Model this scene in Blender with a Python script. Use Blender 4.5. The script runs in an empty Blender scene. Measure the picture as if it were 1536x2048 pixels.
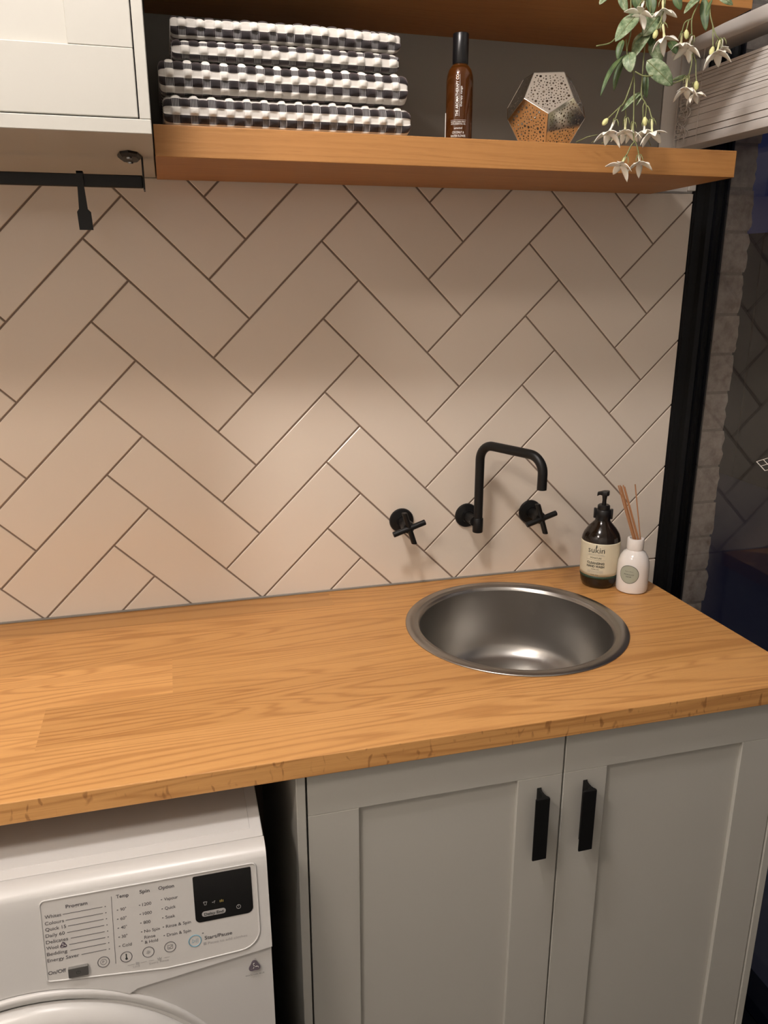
import bpy, bmesh, math, random
from mathutils import Vector, Matrix, noise

S = bpy.context.scene
COL = S.collection
PI = math.pi
random.seed(7)
ZO = 1.72          # heights below are measured from the tile datum; the floor lies 1.72 m under it

# ------------------------------------------------------------------ camera
cam = bpy.data.cameras.new('camera')
cam_ob = bpy.data.objects.new('camera', cam)
COL.objects.link(cam_ob)
cam.sensor_fit = 'VERTICAL'
cam.sensor_height = 36.0
cam.lens = 36.0 * 1579.0 / 2048.0
cam.clip_start = 0.02
Rt = ((0.9661, -0.2581, 0.0003), (-0.0736, -0.2766, -0.9582), (0.2474, 0.9257, -0.2862))
cam_ob.matrix_world = Matrix((
    (Rt[0][0], -Rt[1][0], -Rt[2][0], 0.0616),
    (Rt[0][1], -Rt[1][1], -Rt[2][1], -1.5462),
    (Rt[0][2], -Rt[1][2], -Rt[2][2], -0.1348 + ZO),
    (0, 0, 0, 1)))
S.camera = cam_ob

# ------------------------------------------------------------------ world, lights, exposure
S.view_settings.view_transform = 'Standard'
S.view_settings.look = 'None'
S.view_settings.gamma = 1.0
S.view_settings.use_curve_mapping = False
S.view_settings.exposure = 0.0
w = bpy.data.worlds.new('dusk'); S.world = w; w.use_nodes = True
w.node_tree.nodes['Background'].inputs[0].default_value = (0.30, 0.34, 1.0, 1)
w.node_tree.nodes['Background'].inputs[1].default_value = 0.030
CEIL = 0.98

def area(name, loc, size, watts, col, rot=(0, 0, 0)):
    l = bpy.data.lights.new(name, 'AREA'); l.shape = 'DISK'; l.size = size
    l.energy = watts; l.color = col
    o = bpy.data.objects.new(name, l); COL.objects.link(o)
    o.location = (loc[0], loc[1], loc[2] + ZO); o.rotation_euler = rot
    return o

LAMPS = [  # x, y, diameter, watts, colour
    (-0.07, -0.92, 0.18, 17.5, (1.0, 0.935, 0.91)),
    (-1.0, -1.60, 0.40, 20.5, (1.0, 0.87, 0.775)),
]
DRUM = 155.0     # radiance of the opal drum of the first lamp (it is the light itself)
lx, ly, d, wt, c = LAMPS[1]
area('ceiling_lamp_light', (lx, ly, CEIL - 0.032), d, wt, c)

# ------------------------------------------------------------------ helpers
def finish(ob, label=None, cat=None, group=None, kind=None):
    if label: ob['label'] = label
    if cat: ob['category'] = cat
    if group: ob['group'] = group
    if kind: ob['kind'] = kind
    return ob

def thing(name, label, cat, org, group=None):
    o = bpy.data.objects.new(name, None); COL.objects.link(o)
    o.empty_display_size = 0.05
    o.location = (org[0], org[1], org[2] + ZO)
    o['org'] = list(org)
    return finish(o, label, cat, group)

def org_of(o):
    return Vector(o['org']) if 'org' in o else Vector((0, 0, 0))

def obj(name, bm, mat, parent=None, org=None, smooth=False, label=None, kind=None):
    """bm holds absolute coordinates (datum frame); links ONE mesh object."""
    if parent is not None: o0 = org_of(parent)
    else: o0 = Vector(org if org else (0, 0, 0))
    bmesh.ops.translate(bm, vec=-o0, verts=bm.verts)
    me = bpy.data.meshes.new(name)
    bm.normal_update(); bm.to_mesh(me); bm.free()
    for m in (mat if isinstance(mat, (list, tuple)) else [mat]): me.materials.append(m)
    if smooth:
        for p in me.polygons: p.use_smooth = True
        if smooth != 'all':
            try: me.set_sharp_from_angle(angle=math.radians(40))
            except Exception: pass
    o = bpy.data.objects.new(name, me); COL.objects.link(o)
    o['org'] = list(o0)
    if parent is not None: o.parent = parent
    else: o.location = (o0.x, o0.y, o0.z + ZO)
    if label: o['label'] = label
    if kind: o['kind'] = kind
    return o

def drop_org():
    for o in bpy.data.objects:
        if 'org' in o: del o['org']

def box(bm, x0, x1, y0, y1, z0, z1, bev=0.0, seg=1):
    vs = [bm.verts.new((x, y, z)) for x in (x0, x1) for y in (y0, y1) for z in (z0, z1)]
    f = [(0, 1, 3, 2), (4, 6, 7, 5), (0, 4, 5, 1), (2, 3, 7, 6), (0, 2, 6, 4), (1, 5, 7, 3)]
    fs = [bm.faces.new([vs[i] for i in q]) for q in f]
    if bev > 0:
        es = list({e for q in fs for e in q.edges})
        bmesh.ops.bevel(bm, geom=es, offset=bev, segments=seg, affect='EDGES', profile=0.5)
    return bm

def nbox(*a, **k):
    bm = bmesh.new(); box(bm, *a, **k); return bm

def prism(bm, poly, fmap, d0, d1):
    """2D polygon extruded: fmap(u, v, d) -> xyz"""
    a = [bm.verts.new(fmap(u, v, d0)) for u, v in poly]
    b = [bm.verts.new(fmap(u, v, d1)) for u, v in poly]
    n = len(poly)
    bm.faces.new(a); bm.faces.new(b[::-1])
    for i in range(n):
        bm.faces.new([a[i], b[i], b[(i + 1) % n], a[(i + 1) % n]])
    bmesh.ops.recalc_face_normals(bm, faces=bm.faces)
    return bm

def lathe(bm, prof, c, axis=(0, 0, 1), seg=40, cap=True):
    ax = Vector(axis).normalized()
    u = ax.orthogonal().normalized() if abs(ax.z) < 0.9 else Vector((1, 0, 0))
    v = ax.cross(u); c = Vector(c); rings = []
    for r, h in prof:
        if r < 1e-6: rings.append([bm.verts.new(c + ax * h)])
        else: rings.append([bm.verts.new(c + ax * h + (u * math.cos(2 * PI * k / seg) + v * math.sin(2 * PI * k / seg)) * r) for k in range(seg)])
    fs = []
    for a, b in zip(rings, rings[1:]):
        for k in range(seg):
            k2 = (k + 1) % seg
            if len(a) == 1 and len(b) == 1: continue
            if len(a) == 1: fs.append(bm.faces.new([a[0], b[k], b[k2]]))
            elif len(b) == 1: fs.append(bm.faces.new([a[k], a[k2], b[0]][::-1]))
            else: fs.append(bm.faces.new([a[k], b[k], b[k2], a[k2]]))
    if cap:
        for r in (rings[0], rings[-1]):
            if len(r) > 1: fs.append(bm.faces.new(r))
    bmesh.ops.recalc_face_normals(bm, faces=fs)
    return bm

def tube(bm, pts, rad, seg=10, cap=True):
    pts = [Vector(p) for p in pts]
    rads = rad if isinstance(rad, (list, tuple)) else [rad] * len(pts)
    rings = []; prev = None
    for i, p in enumerate(pts):
        t = (pts[min(i + 1, len(pts) - 1)] - pts[max(i - 1, 0)]).normalized()
        if prev is None: n = t.orthogonal().normalized()
        else:
            n = prev - t * prev.dot(t)
            n = n.normalized() if n.length > 1e-6 else t.orthogonal().normalized()
        prev = n; b = t.cross(n)
        rings.append([bm.verts.new(p + (n * math.cos(2 * PI * k / seg) + b * math.sin(2 * PI * k / seg)) * rads[i]) for k in range(seg)])
    fs = []
    for a, b in zip(rings, rings[1:]):
        for k in range(seg):
            fs.append(bm.faces.new([a[k], a[(k + 1) % seg], b[(k + 1) % seg], b[k]]))
    if cap:
        fs.append(bm.faces.new(rings[0][::-1])); fs.append(bm.faces.new(rings[-1]))
    bmesh.ops.recalc_face_normals(bm, faces=fs)
    return bm

def smooth_path(pts, n=6):
    pts = [Vector(p) for p in pts]; out = []
    for i in range(len(pts) - 1):
        p0 = pts[max(i - 1, 0)]; p1 = pts[i]; p2 = pts[i + 1]; p3 = pts[min(i + 2, len(pts) - 1)]
        for k in range(n):
            t = k / n
            out.append(0.5 * ((2 * p1) + (p2 - p0) * t + (2 * p0 - 5 * p1 + 4 * p2 - p3) * t * t + (3 * p1 - p0 - 3 * p2 + p3) * t ** 3))
    out.append(pts[-1]); return out

def fillet(pts, r, n=8):
    pts = [Vector(p) for p in pts]; out = [pts[0]]
    for i in range(1, len(pts) - 1):
        a = (pts[i - 1] - pts[i]).normalized(); b = (pts[i + 1] - pts[i]).normalized()
        ang = a.angle(b); d = r / math.tan(ang / 2)
        p0 = pts[i] + a * d; p1 = pts[i] + b * d
        c = pts[i] + (a + b).normalized() * (r / math.sin(ang / 2))
        v0 = p0 - c; v1 = p1 - c; th = v0.angle(v1)
        for k in range(n + 1):
            t = k / n
            out.append(c + (v0 * math.sin((1 - t) * th) + v1 * math.sin(t * th)) / math.sin(th))
    out.append(pts[-1]); return out

def rrect(x0, x1, z0, z1, r, n=5):
    """rounded rectangle outline; r = (bl, br, tr, tl)"""
    if not isinstance(r, (tuple, list)): r = (r,) * 4
    out = []
    for (cx, cz, a0, rr) in ((x0 + r[0], z0 + r[0], PI, r[0]), (x1 - r[1], z0 + r[1], 1.5 * PI, r[1]), (x1 - r[2], z1 - r[2], 0, r[2]), (x0 + r[3], z1 - r[3], 0.5 * PI, r[3])):
        for k in range(n + 1):
            a = a0 + 0.5 * PI * k / n
            out.append((cx + rr * math.cos(a), cz + rr * math.sin(a)))
    return out

# ------------------------------------------------------------------ materials
def mat(name, col=(0.5, 0.5, 0.5), rough=0.5, metal=0.0, **kw):
    m = bpy.data.materials.new(name); m.use_nodes = True
    b = m.node_tree.nodes['Principled BSDF']
    b.inputs['Base Color'].default_value = (*col, 1)
    b.inputs['Roughness'].default_value = rough
    b.inputs['Metallic'].default_value = metal
    for k, v in kw.items():
        b.inputs[k].default_value = v
    return m

class NT:
    def __init__(s, m): s.t = m.node_tree; s.b = s.t.nodes['Principled BSDF']
    def n(s, typ, **kw):
        nd = s.t.nodes.new(typ)
        for k, v in kw.items():
            if k in nd.inputs.keys() if isinstance(k, str) else False: nd.inputs[k].default_value = v
            else: setattr(nd, k, v)
        return nd
    def l(s, a, b): s.t.links.new(a, b)
    def math(s, op, a, b=None, c=None):
        nd = s.t.nodes.new('ShaderNodeMath'); nd.operation = op
        for i, v in enumerate((a, b, c)):
            if v is None: continue
            if isinstance(v, (int, float)): nd.inputs[i].default_value = v
            else: s.l(v, nd.inputs[i])
        return nd.outputs[0]
    def ramp(s, fac, stops):
        nd = s.t.nodes.new('ShaderNodeValToRGB'); e = nd.color_ramp.elements
        while len(e) < len(stops): e.new(0.5)
        for q, (p, c) in zip(e, stops): q.position = p; q.color = (*c, 1)
        s.l(fac, nd.inputs[0]); return nd.outputs[0]
    def noise(s, vec, scale, detail=3, rough=0.5, dist=0.0):
        nd = s.t.nodes.new('ShaderNodeTexNoise')
        nd.inputs['Scale'].default_value = scale; nd.inputs['Detail'].default_value = detail
        nd.inputs['Roughness'].default_value = rough; nd.inputs['Distortion'].default_value = dist
        if vec is not None: s.l(vec, nd.inputs['Vector'])
        return nd.outputs[0]
    def coord(s, scale=(1, 1, 1), rand=0.0):
        tc = s.t.nodes.new('ShaderNodeTexCoord'); mp = s.t.nodes.new('ShaderNodeMapping')
        v = tc.outputs['Object']
        if rand:
            oi = s.t.nodes.new('ShaderNodeObjectInfo')
            ad = s.t.nodes.new('ShaderNodeVectorMath'); ad.operation = 'MULTIPLY_ADD'
            cx = s.t.nodes.new('ShaderNodeCombineXYZ')
            for i in range(3): s.l(oi.outputs['Random'], cx.inputs[i])
            s.l(cx.outputs[0], ad.inputs[0]); ad.inputs[1].default_value = (rand, rand * 1.7, rand * 0.6)
            s.l(v, ad.inputs[2]); v = ad.outputs[0]
        mp.inputs['Scale'].default_value = scale
        s.l(v, mp.inputs['Vector']); return mp.outputs[0]
    def bump(s, h, strength, dist=0.001):
        nd = s.t.nodes.new('ShaderNodeBump'); nd.inputs['Strength'].default_value = strength
        nd.inputs['Distance'].default_value = dist
        s.l(h, nd.inputs['Height']); s.l(nd.outputs[0], s.b.inputs['Normal'])
    def mix(s, fac, a, b, mode='MIX'):
        nd = s.t.nodes.new('ShaderNodeMix'); nd.data_type = 'RGBA'; nd.blend_type = mode
        ins = [i for i in nd.inputs if i.type == 'RGBA']
        if isinstance(fac, (int, float)): nd.inputs[0].default_value = fac
        else: s.l(fac, nd.inputs[0])
        for q, v in zip(ins, (a, b)):
            if isinstance(v, tuple): q.default_value = (*v, 1)
            else: s.l(v, q)
        return [o for o in nd.outputs if o.type == 'RGBA'][0]

def wood(name, light, dark, rough=0.42, figure=1.0, flecks=0.65):
    m = mat(name, light, rough); t = NT(m)
    v = t.coord((0.55, 7.0, 7.0), rand=9.0)
    n1 = t.noise(v, 1.6, 2.0, 0.45, 0.5)
    rings = t.math('SINE', t.math('MULTIPLY', n1, 105.0))
    rings = t.math('POWER', t.math('MULTIPLY_ADD', rings, 0.5, 0.5), 2.2)
    fib = t.noise(t.coord((9.0, 420.0, 420.0), rand=5.0), 1.0, 3.0, 0.6)
    pores = t.noise(t.coord((26.0, 900.0, 900.0), rand=3.0), 1.0, 2.0, 0.6)
    big = t.noise(t.coord((0.8, 5.0, 5.0), rand=6.0), 1.3, 2.0)
    f = t.math('ADD', t.math('MULTIPLY', rings, 0.40 * figure), t.math('MULTIPLY', fib, 0.55))
    f = t.math('ADD', f, t.math('MULTIPLY_ADD', big, 0.5, -0.25))
    col = t.ramp(f, [(0.05, light), (0.45, tuple(0.72 * a + 0.28 * b for a, b in zip(light, dark))), (0.95, dark)])
    oi = t.n('ShaderNodeObjectInfo')
    col = t.mix(1.0, col, oi.outputs['Color'], 'MULTIPLY')
    pd = t.ramp(pores, [(0.55, (1, 1, 1)), (0.75, (0.72, 0.66, 0.6))])
    col = t.mix(0.6, col, pd, 'MULTIPLY')
    # short dark ray flecks on the sawn front edge of the boards
    geo = t.n('ShaderNodeNewGeometry'); sx = t.n('ShaderNodeSeparateXYZ'); t.l(geo.outputs['Normal'], sx.inputs[0])
    edge = t.math('LESS_THAN', sx.outputs[1], -0.7)
    fl = t.ramp(t.noise(t.coord((85.0, 20.0, 38.0), rand=4.0), 1.0, 1.0, 0.4, 0.8), [(0.62, (1, 1, 1)), (0.70, (0.45, 0.36, 0.30))])
    col = t.mix(t.math('MULTIPLY', edge, flecks), col, fl, 'MULTIPLY')
    t.l(col, t.b.inputs['Base Color'])
    t.bump(t.math('ADD', fib, rings), 0.12, 0.0006)
    return m

M = {}
M['oak'] = wood('oak worktop', (0.655, 0.345, 0.115), (0.37, 0.155, 0.040))
M['oak_shelf'] = wood('oak shelf', (0.55, 0.262, 0.078), (0.36, 0.145, 0.036), 0.5, 0.5, 0.0)
M['tile'] = mat('glazed tile', (0.70, 0.665, 0.615), 0.16)
t = NT(M['tile']); n = t.noise(t.coord((1, 1, 1), 4.0), 16.0, 2.0); t.bump(n, 0.10, 0.002)
oi = t.n('ShaderNodeObjectInfo'); t.l(t.ramp(oi.outputs['Random'], [(0, (0.71, 0.625, 0.525)), (1, (0.745, 0.66, 0.56))]), t.b.inputs['Base Color'])
M['grout'] = mat('grout', (0.23, 0.172, 0.132), 0.9)
t = NT(M['grout']); t.bump(t.noise(t.coord(), 400.0, 3.0), 0.4, 0.001)
M['paint'] = mat('wall paint', (0.74, 0.72, 0.68), 0.75)
t = NT(M['paint']); t.bump(t.noise(t.coord(), 180.0, 3.0), 0.08, 0.001)
M['paint_dark'] = mat('panel paint', (0.27, 0.268, 0.245), 0.7)
t = NT(M['paint_dark']); t.bump(t.noise(t.coord((1, 1, 0.1)), 220.0, 3.0), 0.1, 0.001)
M['white_paint'] = mat('ceiling white', (0.78, 0.76, 0.72), 0.8)
t = NT(M['white_paint']); t.bump(t.noise(t.coord(), 150.0, 3.0), 0.05, 0.001)
M['floor'] = mat('floor slate', (0.055, 0.052, 0.05), 0.55)
t = NT(M['floor']); t.l(t.ramp(t.noise(t.coord(), 6.0, 5.0), [(0.3, (0.035, 0.034, 0.033)), (0.7, (0.075, 0.07, 0.066))]), t.b.inputs['Base Color'])
M['lacquer'] = mat('cabinet white lacquer', (0.455, 0.443, 0.398), 0.42)
t = NT(M['lacquer']); t.bump(t.noise(t.coord(), 500.0, 2.0), 0.04, 0.0005)
M['carcass'] = mat('carcass white', (0.58, 0.56, 0.52), 0.55)
t = NT(M['carcass']); t.bump(t.noise(t.coord(), 500.0, 2.0), 0.04, 0.0005)
M['black'] = mat('matt black metal', (0.006, 0.006, 0.006), 0.42, **{'Specular IOR Level': 0.3})
t = NT(M['black']); t.bump(t.noise(t.coord(), 900.0, 2.0), 0.05, 0.0003)
M['black_plastic'] = mat('black plastic', (0.006, 0.006, 0.007), 0.3, **{'Specular IOR Level': 0.4})
t = NT(M['black_plastic']); t.bump(t.noise(t.coord(), 700.0, 2.0), 0.04, 0.0003)
M['frame'] = mat('black window frame', (0.006, 0.006, 0.006), 0.45)
t = NT(M['frame']); t.bump(t.noise(t.coord(), 600.0, 2.0), 0.05, 0.0003)
M['steel'] = mat('brushed steel', (0.40, 0.385, 0.36), 0.32, 1.0)
t = NT(M['steel'])
t.l(t.ramp(t.noise(t.coord((1, 1, 0.2)), 9.0, 2.0), [(0.3, (0.30, 0.30, 0.30)), (0.7, (0.35, 0.35, 0.35))]), t.b.inputs['Roughness'])
M['chrome'] = mat('mirror metal', (0.80, 0.76, 0.70), 0.16, 1.0)
t = NT(M['chrome']); t.bump(t.noise(t.coord(), 60.0, 2.0), 0.02, 0.001)
M['silver'] = mat('silver button', (0.35, 0.35, 0.34), 0.3, 1.0)
t = NT(M['silver']); t.bump(t.noise(t.coord((900, 20, 20)), 1.0, 2.0), 0.05, 0.0005)
M['enamel'] = mat('washer enamel', (0.57, 0.56, 0.54), 0.32)
t = NT(M['enamel']); t.bump(t.noise(t.coord(), 350.0, 2.0), 0.02, 0.0005)
M['enamel_panel'] = mat('washer control panel', (0.55, 0.535, 0.51), 0.34)
t = NT(M['enamel_panel']); t.bump(t.noise(t.coord(), 400.0, 2.0), 0.02, 0.0005)
M['ink'] = mat('grey print', (0.085, 0.08, 0.085), 0.6)
M['ink_pale'] = mat('pale print', (0.34, 0.33, 0.32), 0.6)
M['ink_blue'] = mat('blue ring print', (0.16, 0.33, 0.42), 0.5)
M['ink_purple'] = mat('purple grey print', (0.10, 0.08, 0.10), 0.5)
M['ink_dark'] = mat('dark print', (0.03, 0.035, 0.03), 0.6)
M['ink_white'] = mat('white print', (0.80, 0.78, 0.72), 0.5)
M['display'] = mat('gloss black display', (0.006, 0.006, 0.006), 0.14)
M['cream_label'] = mat('cream paper label', (0.66, 0.60, 0.44), 0.55)
M['green_band'] = mat('dark green label edge', (0.02, 0.05, 0.03), 0.5)
M['sage'] = mat('sage sticker', (0.36, 0.38, 0.30), 0.6)
M['sage_edge'] = mat('dark sage sticker rim', (0.07, 0.085, 0.065), 0.6)
M['dark_bottle'] = mat('dark amber bottle', (0.012, 0.007, 0.004), 0.12)
M['amber'] = mat('amber glass', (0.30, 0.10, 0.018), 0.08, **{'Transmission Weight': 0.85, 'IOR': 1.45})
M['amber_core'] = mat('amber liquid', (0.085, 0.028, 0.006), 0.2)
M['ceramic'] = mat('white ceramic', (0.78, 0.74, 0.70), 0.14)
M['reed'] = mat('copper brown reed', (0.40, 0.185, 0.08), 0.55)
t = NT(M['reed']); t.bump(t.noise(t.coord((900, 900, 20)), 1.0, 2.0), 0.2, 0.0005)
M['tw_black'] = mat('towel black tufts', (0.012, 0.010, 0.011), 0.95, **{'Sheen Weight': 0.45, 'Sheen Roughness': 0.5, 'Sheen Tint': (0.95, 0.72, 0.72, 1)})
M['tw_white'] = mat('towel white tufts', (0.74, 0.71, 0.65), 0.95, **{'Sheen Weight': 0.2})
M['tw_flat'] = mat('towel white weave', (0.60, 0.57, 0.52), 0.95)
M['tw_mix'] = mat('towel mixed weave', (0.2, 0.2, 0.2), 0.95)
for k in ('tw_black', 'tw_white', 'tw_flat'):
    t = NT(M[k]); t.bump(t.noise(t.coord((1600, 500, 500)), 1.0, 2.0), 0.5, 0.0006)
t = NT(M['tw_mix']); sx = t.n('ShaderNodeSeparateXYZ'); t.l(t.coord(), sx.inputs[0])
st = t.math('SINE', t.math('MULTIPLY', sx.outputs[0], 2 * PI / 0.0021))
t.l(t.ramp(t.math('MULTIPLY_ADD', st, 0.5, 0.5), [(0.35, (0.02, 0.019, 0.022)), (0.85, (0.26, 0.245, 0.24))]), t.b.inputs['Base Color'])
M['leaf'] = mat('variegated leaf', (0.10, 0.16, 0.07), 0.45)
t = NT(M['leaf']); nz = t.noise(t.coord((1, 1, 1), 3.0), 130.0, 4.0, 0.6)
t.l(t.ramp(nz, [(0.32, (0.075, 0.125, 0.055)), (0.50, (0.19, 0.26, 0.14)), (0.70, (0.42, 0.46, 0.32))]), t.b.inputs['Base Color'])
M['leaf_dark'] = mat('dark leaf', (0.05, 0.09, 0.035), 0.5)
t = NT(M['leaf_dark']); t.l(t.ramp(t.noise(t.coord((1, 1, 1), 3.0), 90.0, 3.0), [(0.3, (0.03, 0.06, 0.022)), (0.7, (0.09, 0.15, 0.05))]), t.b.inputs['Base Color'])
M['stem'] = mat('stem green', (0.20, 0.22, 0.09), 0.6)
M['petal'] = mat('cream petal', (0.93, 0.90, 0.80), 0.55, **{'Subsurface Weight': 0.3, 'Subsurface Radius': (0.003, 0.0025, 0.002)})
M['tubecol'] = mat('flower tube', (0.66, 0.66, 0.36), 0.6)
M['bud'] = mat('bud yellow green', (0.66, 0.66, 0.30), 0.6)
M['blind'] = mat('blind slat', (0.70, 0.66, 0.61), 0.5)
t = NT(M['blind']); t.bump(t.noise(t.coord((300, 6, 300)), 1.0, 2.0), 0.1, 0.0005)
M['cord'] = mat('blind cord', (0.62, 0.58, 0.53), 0.8)
M['brick'] = mat('pale brick', (0.40, 0.31, 0.26), 0.9)
t = NT(M['brick']); nz = t.noise(t.coord((1, 1, 1), 5.0), 38.0, 5.0, 0.65)
t.l(t.ramp(nz, [(0.25, (0.26, 0.18, 0.14)), (0.5, (0.47, 0.36, 0.30)), (0.8, (0.62, 0.53, 0.46))]), t.b.inputs['Base Color']); t.bump(nz, 0.5, 0.003)
M['mortar'] = mat('mortar', (0.34, 0.27, 0.22), 0.95)
t = NT(M['mortar']); t.bump(t.noise(t.coord(), 120.0, 4.0), 0.6, 0.003)
M['fence'] = mat('dark fence', (0.06, 0.06, 0.055), 0.8)
M['paving'] = mat('outdoor paving', (0.30, 0.30, 0.34), 0.8)
t = NT(M['paving']); t.bump(t.noise(t.coord(), 30.0, 4.0), 0.3, 0.004)
M['glass'] = mat('window glass', (0.92, 0.96, 0.95), 0.0, **{'Transmission Weight': 1.0, 'IOR': 1.5})
M['lamp'] = mat('lamp diffuser', (1, 0.9, 0.75), 0.5, **{'Emission Color': (1.0, 0.89, 0.82, 1), 'Emission Strength': 12.0})
M['lamp_drum'] = mat('opal drum', (1, 0.95, 0.9), 0.5, **{'Emission Color': (1.0, 0.935, 0.91, 1), 'Emission Strength': DRUM})
M['pot'] = mat('grey pot', (0.30, 0.29, 0.27), 0.6)
M['silicone'] = mat('grey silicone', (0.22, 0.20, 0.17), 0.5)
M['water'] = mat('water drop', (1, 1, 1), 0.0, **{'Transmission Weight': 1.0, 'IOR': 1.33})
M['handle'] = mat('dull black handle', (0.005, 0.005, 0.005), 0.55, **{'Specular IOR Level': 0.18})
t = NT(M['handle']); t.bump(t.noise(t.coord(), 900.0, 2.0), 0.05, 0.0003)
for k in ('ink', 'ink_pale', 'ink_blue', 'ink_purple', 'ink_dark', 'ink_white', 'cream_label', 'sage', 'sage_edge', 'green_band', 'reed', 'stem', 'petal', 'tubecol', 'bud', 'cord', 'fence', 'pot', 'silicone', 'ceramic', 'dark_bottle', 'display', 'amber', 'amber_core'):
    t = NT(M[k])
    if not t.b.inputs['Normal'].is_linked: t.bump(t.noise(t.coord(), 300.0, 2.0), 0.02, 0.0003)

def text(body, size, fmap, m, parent, name='lettering', align='LEFT', off=0.0, width=None):
    """flat lettering; fmap(tx, ty) -> xyz of the letter plane"""
    cu = bpy.data.curves.new('lettering', 'FONT'); cu.body = body; cu.size = size
    cu.align_x = align; cu.offset = off; cu.resolution_u = 3
    tmp = bpy.data.objects.new('lettering_tmp', cu); COL.objects.link(tmp)
    dg = bpy.context.evaluated_depsgraph_get()
    me = bpy.data.meshes.new_from_object(tmp.evaluated_get(dg))
    bpy.data.objects.remove(tmp); bpy.data.curves.remove(cu)
    bm = bmesh.new(); bm.from_mesh(me); bpy.data.meshes.remove(me)
    if width and len(bm.verts):
        xs = [v.co.x for v in bm.verts]; sc = width / (max(xs) - min(xs)); x0 = min(xs) if align == 'LEFT' else 0
        for v in bm.verts: v.co.x = (v.co.x - x0) * sc
    for v in bm.verts: v.co = Vector(fmap(v.co.x, v.co.y))
    return obj(name, bm, m, parent)

# ================================================================== THE ROOM
XL, XR, YB = -1.55, 1.147, -2.6
FLOOR = -1.72
def struct(name, bm, m, label=None, smooth=False):
    o = obj(name, bm, m, None, None, smooth); o['kind'] = 'structure'
    if label: o['label'] = label
    return o
struct('floor', nbox(XL - 0.1, 1.30, YB - 0.1, 0.15, FLOOR - 0.05, FLOOR), M['floor'], 'dark slate floor of the laundry')
struct('ceiling', nbox(XL - 0.1, 1.30, YB - 0.1, 0.15, CEIL, CEIL + 0.08), M['white_paint'], 'white ceiling of the laundry')
struct('wall_left', nbox(XL - 0.1, XL, YB, 0.15, FLOOR, CEIL), M['paint'], 'grey painted wall to the left')
struct('wall_front', nbox(XL - 0.1, 1.30, YB - 0.1, YB, FLOOR, CEIL), M['paint'], 'grey painted wall behind the camera')
wall = struct('wall_back', nbox(XL, XR, 0.008, 0.15, FLOOR, CEIL), M['paint'], 'grey painted wall with herringbone tile splashback')
wr = bmesh.new()
DOOR_T = 0.46; DOOR_Y = -2.2
box(wr, XR, 1.235, YB, 0.15, DOOR_T + 0.05, CEIL)
box(wr, XR, 1.235, YB, DOOR_Y - 0.05, FLOOR, DOOR_T + 0.05)
box(wr, XR, 1.235, 0.05, 0.15, FLOOR, DOOR_T + 0.05)
struct('wall_right', wr, M['paint'], 'grey wall holding the black sliding door')

# painted backing panel between the shelves, flush upper wall skin and a white edge strip
obj('upper_wall_lining', nbox(1.0525, XR - 0.018, 0.0, 0.008, 0.034, CEIL), M['paint'], wall)
obj('edge_strip', nbox(XR - 0.017, XR, -0.004, 0.008, 0.036, CEIL, 0.001), M['white_paint'], wall)
obj('backing_panel', nbox(XL, 1.048, -0.004, 0.008, 0.0315, CEIL, 0.001), M['paint_dark'], wall, label='olive grey backing panel behind the shelves')

# herringbone tiles
TW = 0.1005; TN = 2.987; GAP = 0.0034
def clip(poly, rect):
    x0, x1, z0, z1 = rect
    for ax, val, sgn in ((0, x0, 1), (0, x1, -1), (1, z0, 1), (1, z1, -1)):
        out = []
        for i in range(len(poly)):
            a, b = poly[i], poly[(i + 1) % len(poly)]
            da = (a[ax] - val) * sgn; db = (b[ax] - val) * sgn
            if da >= 0: out.append(a)
            if (da >= 0) != (db >= 0):
                q = da / (da - db); out.append((a[0] + (b[0] - a[0]) * q, a[1] + (b[1] - a[1]) * q))
        poly = out
        if len(poly) < 3: return []
    # drop near-duplicate points
    res = []
    for p in poly:
        if not res or math.hypot(p[0] - res[-1][0], p[1] - res[-1][1]) > 1e-4: res.append(p)
    if len(res) > 2 and math.hypot(res[0][0] - res[-1][0], res[0][1] - res[-1][1]) < 1e-4: res.pop()
    return res if len(res) > 2 else []
def area2(p): return 0.5 * sum(p[i][0] * p[(i + 1) % len(p)][1] - p[(i + 1) % len(p)][0] * p[i][1] for i in range(len(p)))
def shrink(poly, d):
    if area2(poly) < 0: poly = poly[::-1]
    n = len(poly); out = []
    for i in range(n):
        p0, p1, p2 = Vector(poly[i - 1]), Vector(poly[i]), Vector(poly[(i + 1) % n])
        a = (p1 - p0).normalized(); b = (p2 - p1).normalized()
        na = Vector((-a.y, a.x)); nb = Vector((-b.y, b.x))
        k = (na + nb); L = k.length_squared
        out.append(tuple(p1 + k * (2 * d / L) if L > 0.05 else p1 + na * d))
    return out
def tile_obj(poly, name='tile', dz=0.0):
    inner = shrink(poly, 0.0012)
    bm = bmesh.new()
    A = [bm.verts.new((x, 0.008, z)) for x, z in poly]
    B = [bm.verts.new((x, 0.0008 + dz, z)) for x, z in poly]
    Cc = [bm.verts.new((x, 0.0 + dz, z)) for x, z in inner]
    n = len(poly)
    for i in range(n):
        j = (i + 1) % n
        bm.faces.new([A[i], A[j], B[j], B[i]]); bm.faces.new([B[i], B[j], Cc[j], Cc[i]])
    bm.faces.new(Cc); bm.faces.new(A[::-1])
    bmesh.ops.recalc_face_normals(bm, faces=bm.faces)
    return obj(name, bm, M['tile'], wall)
U = TW / math.sqrt(2)
REC = (-0.95, XR - 0.0015, -0.7785, 0.0300)
g = GAP / 2
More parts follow.
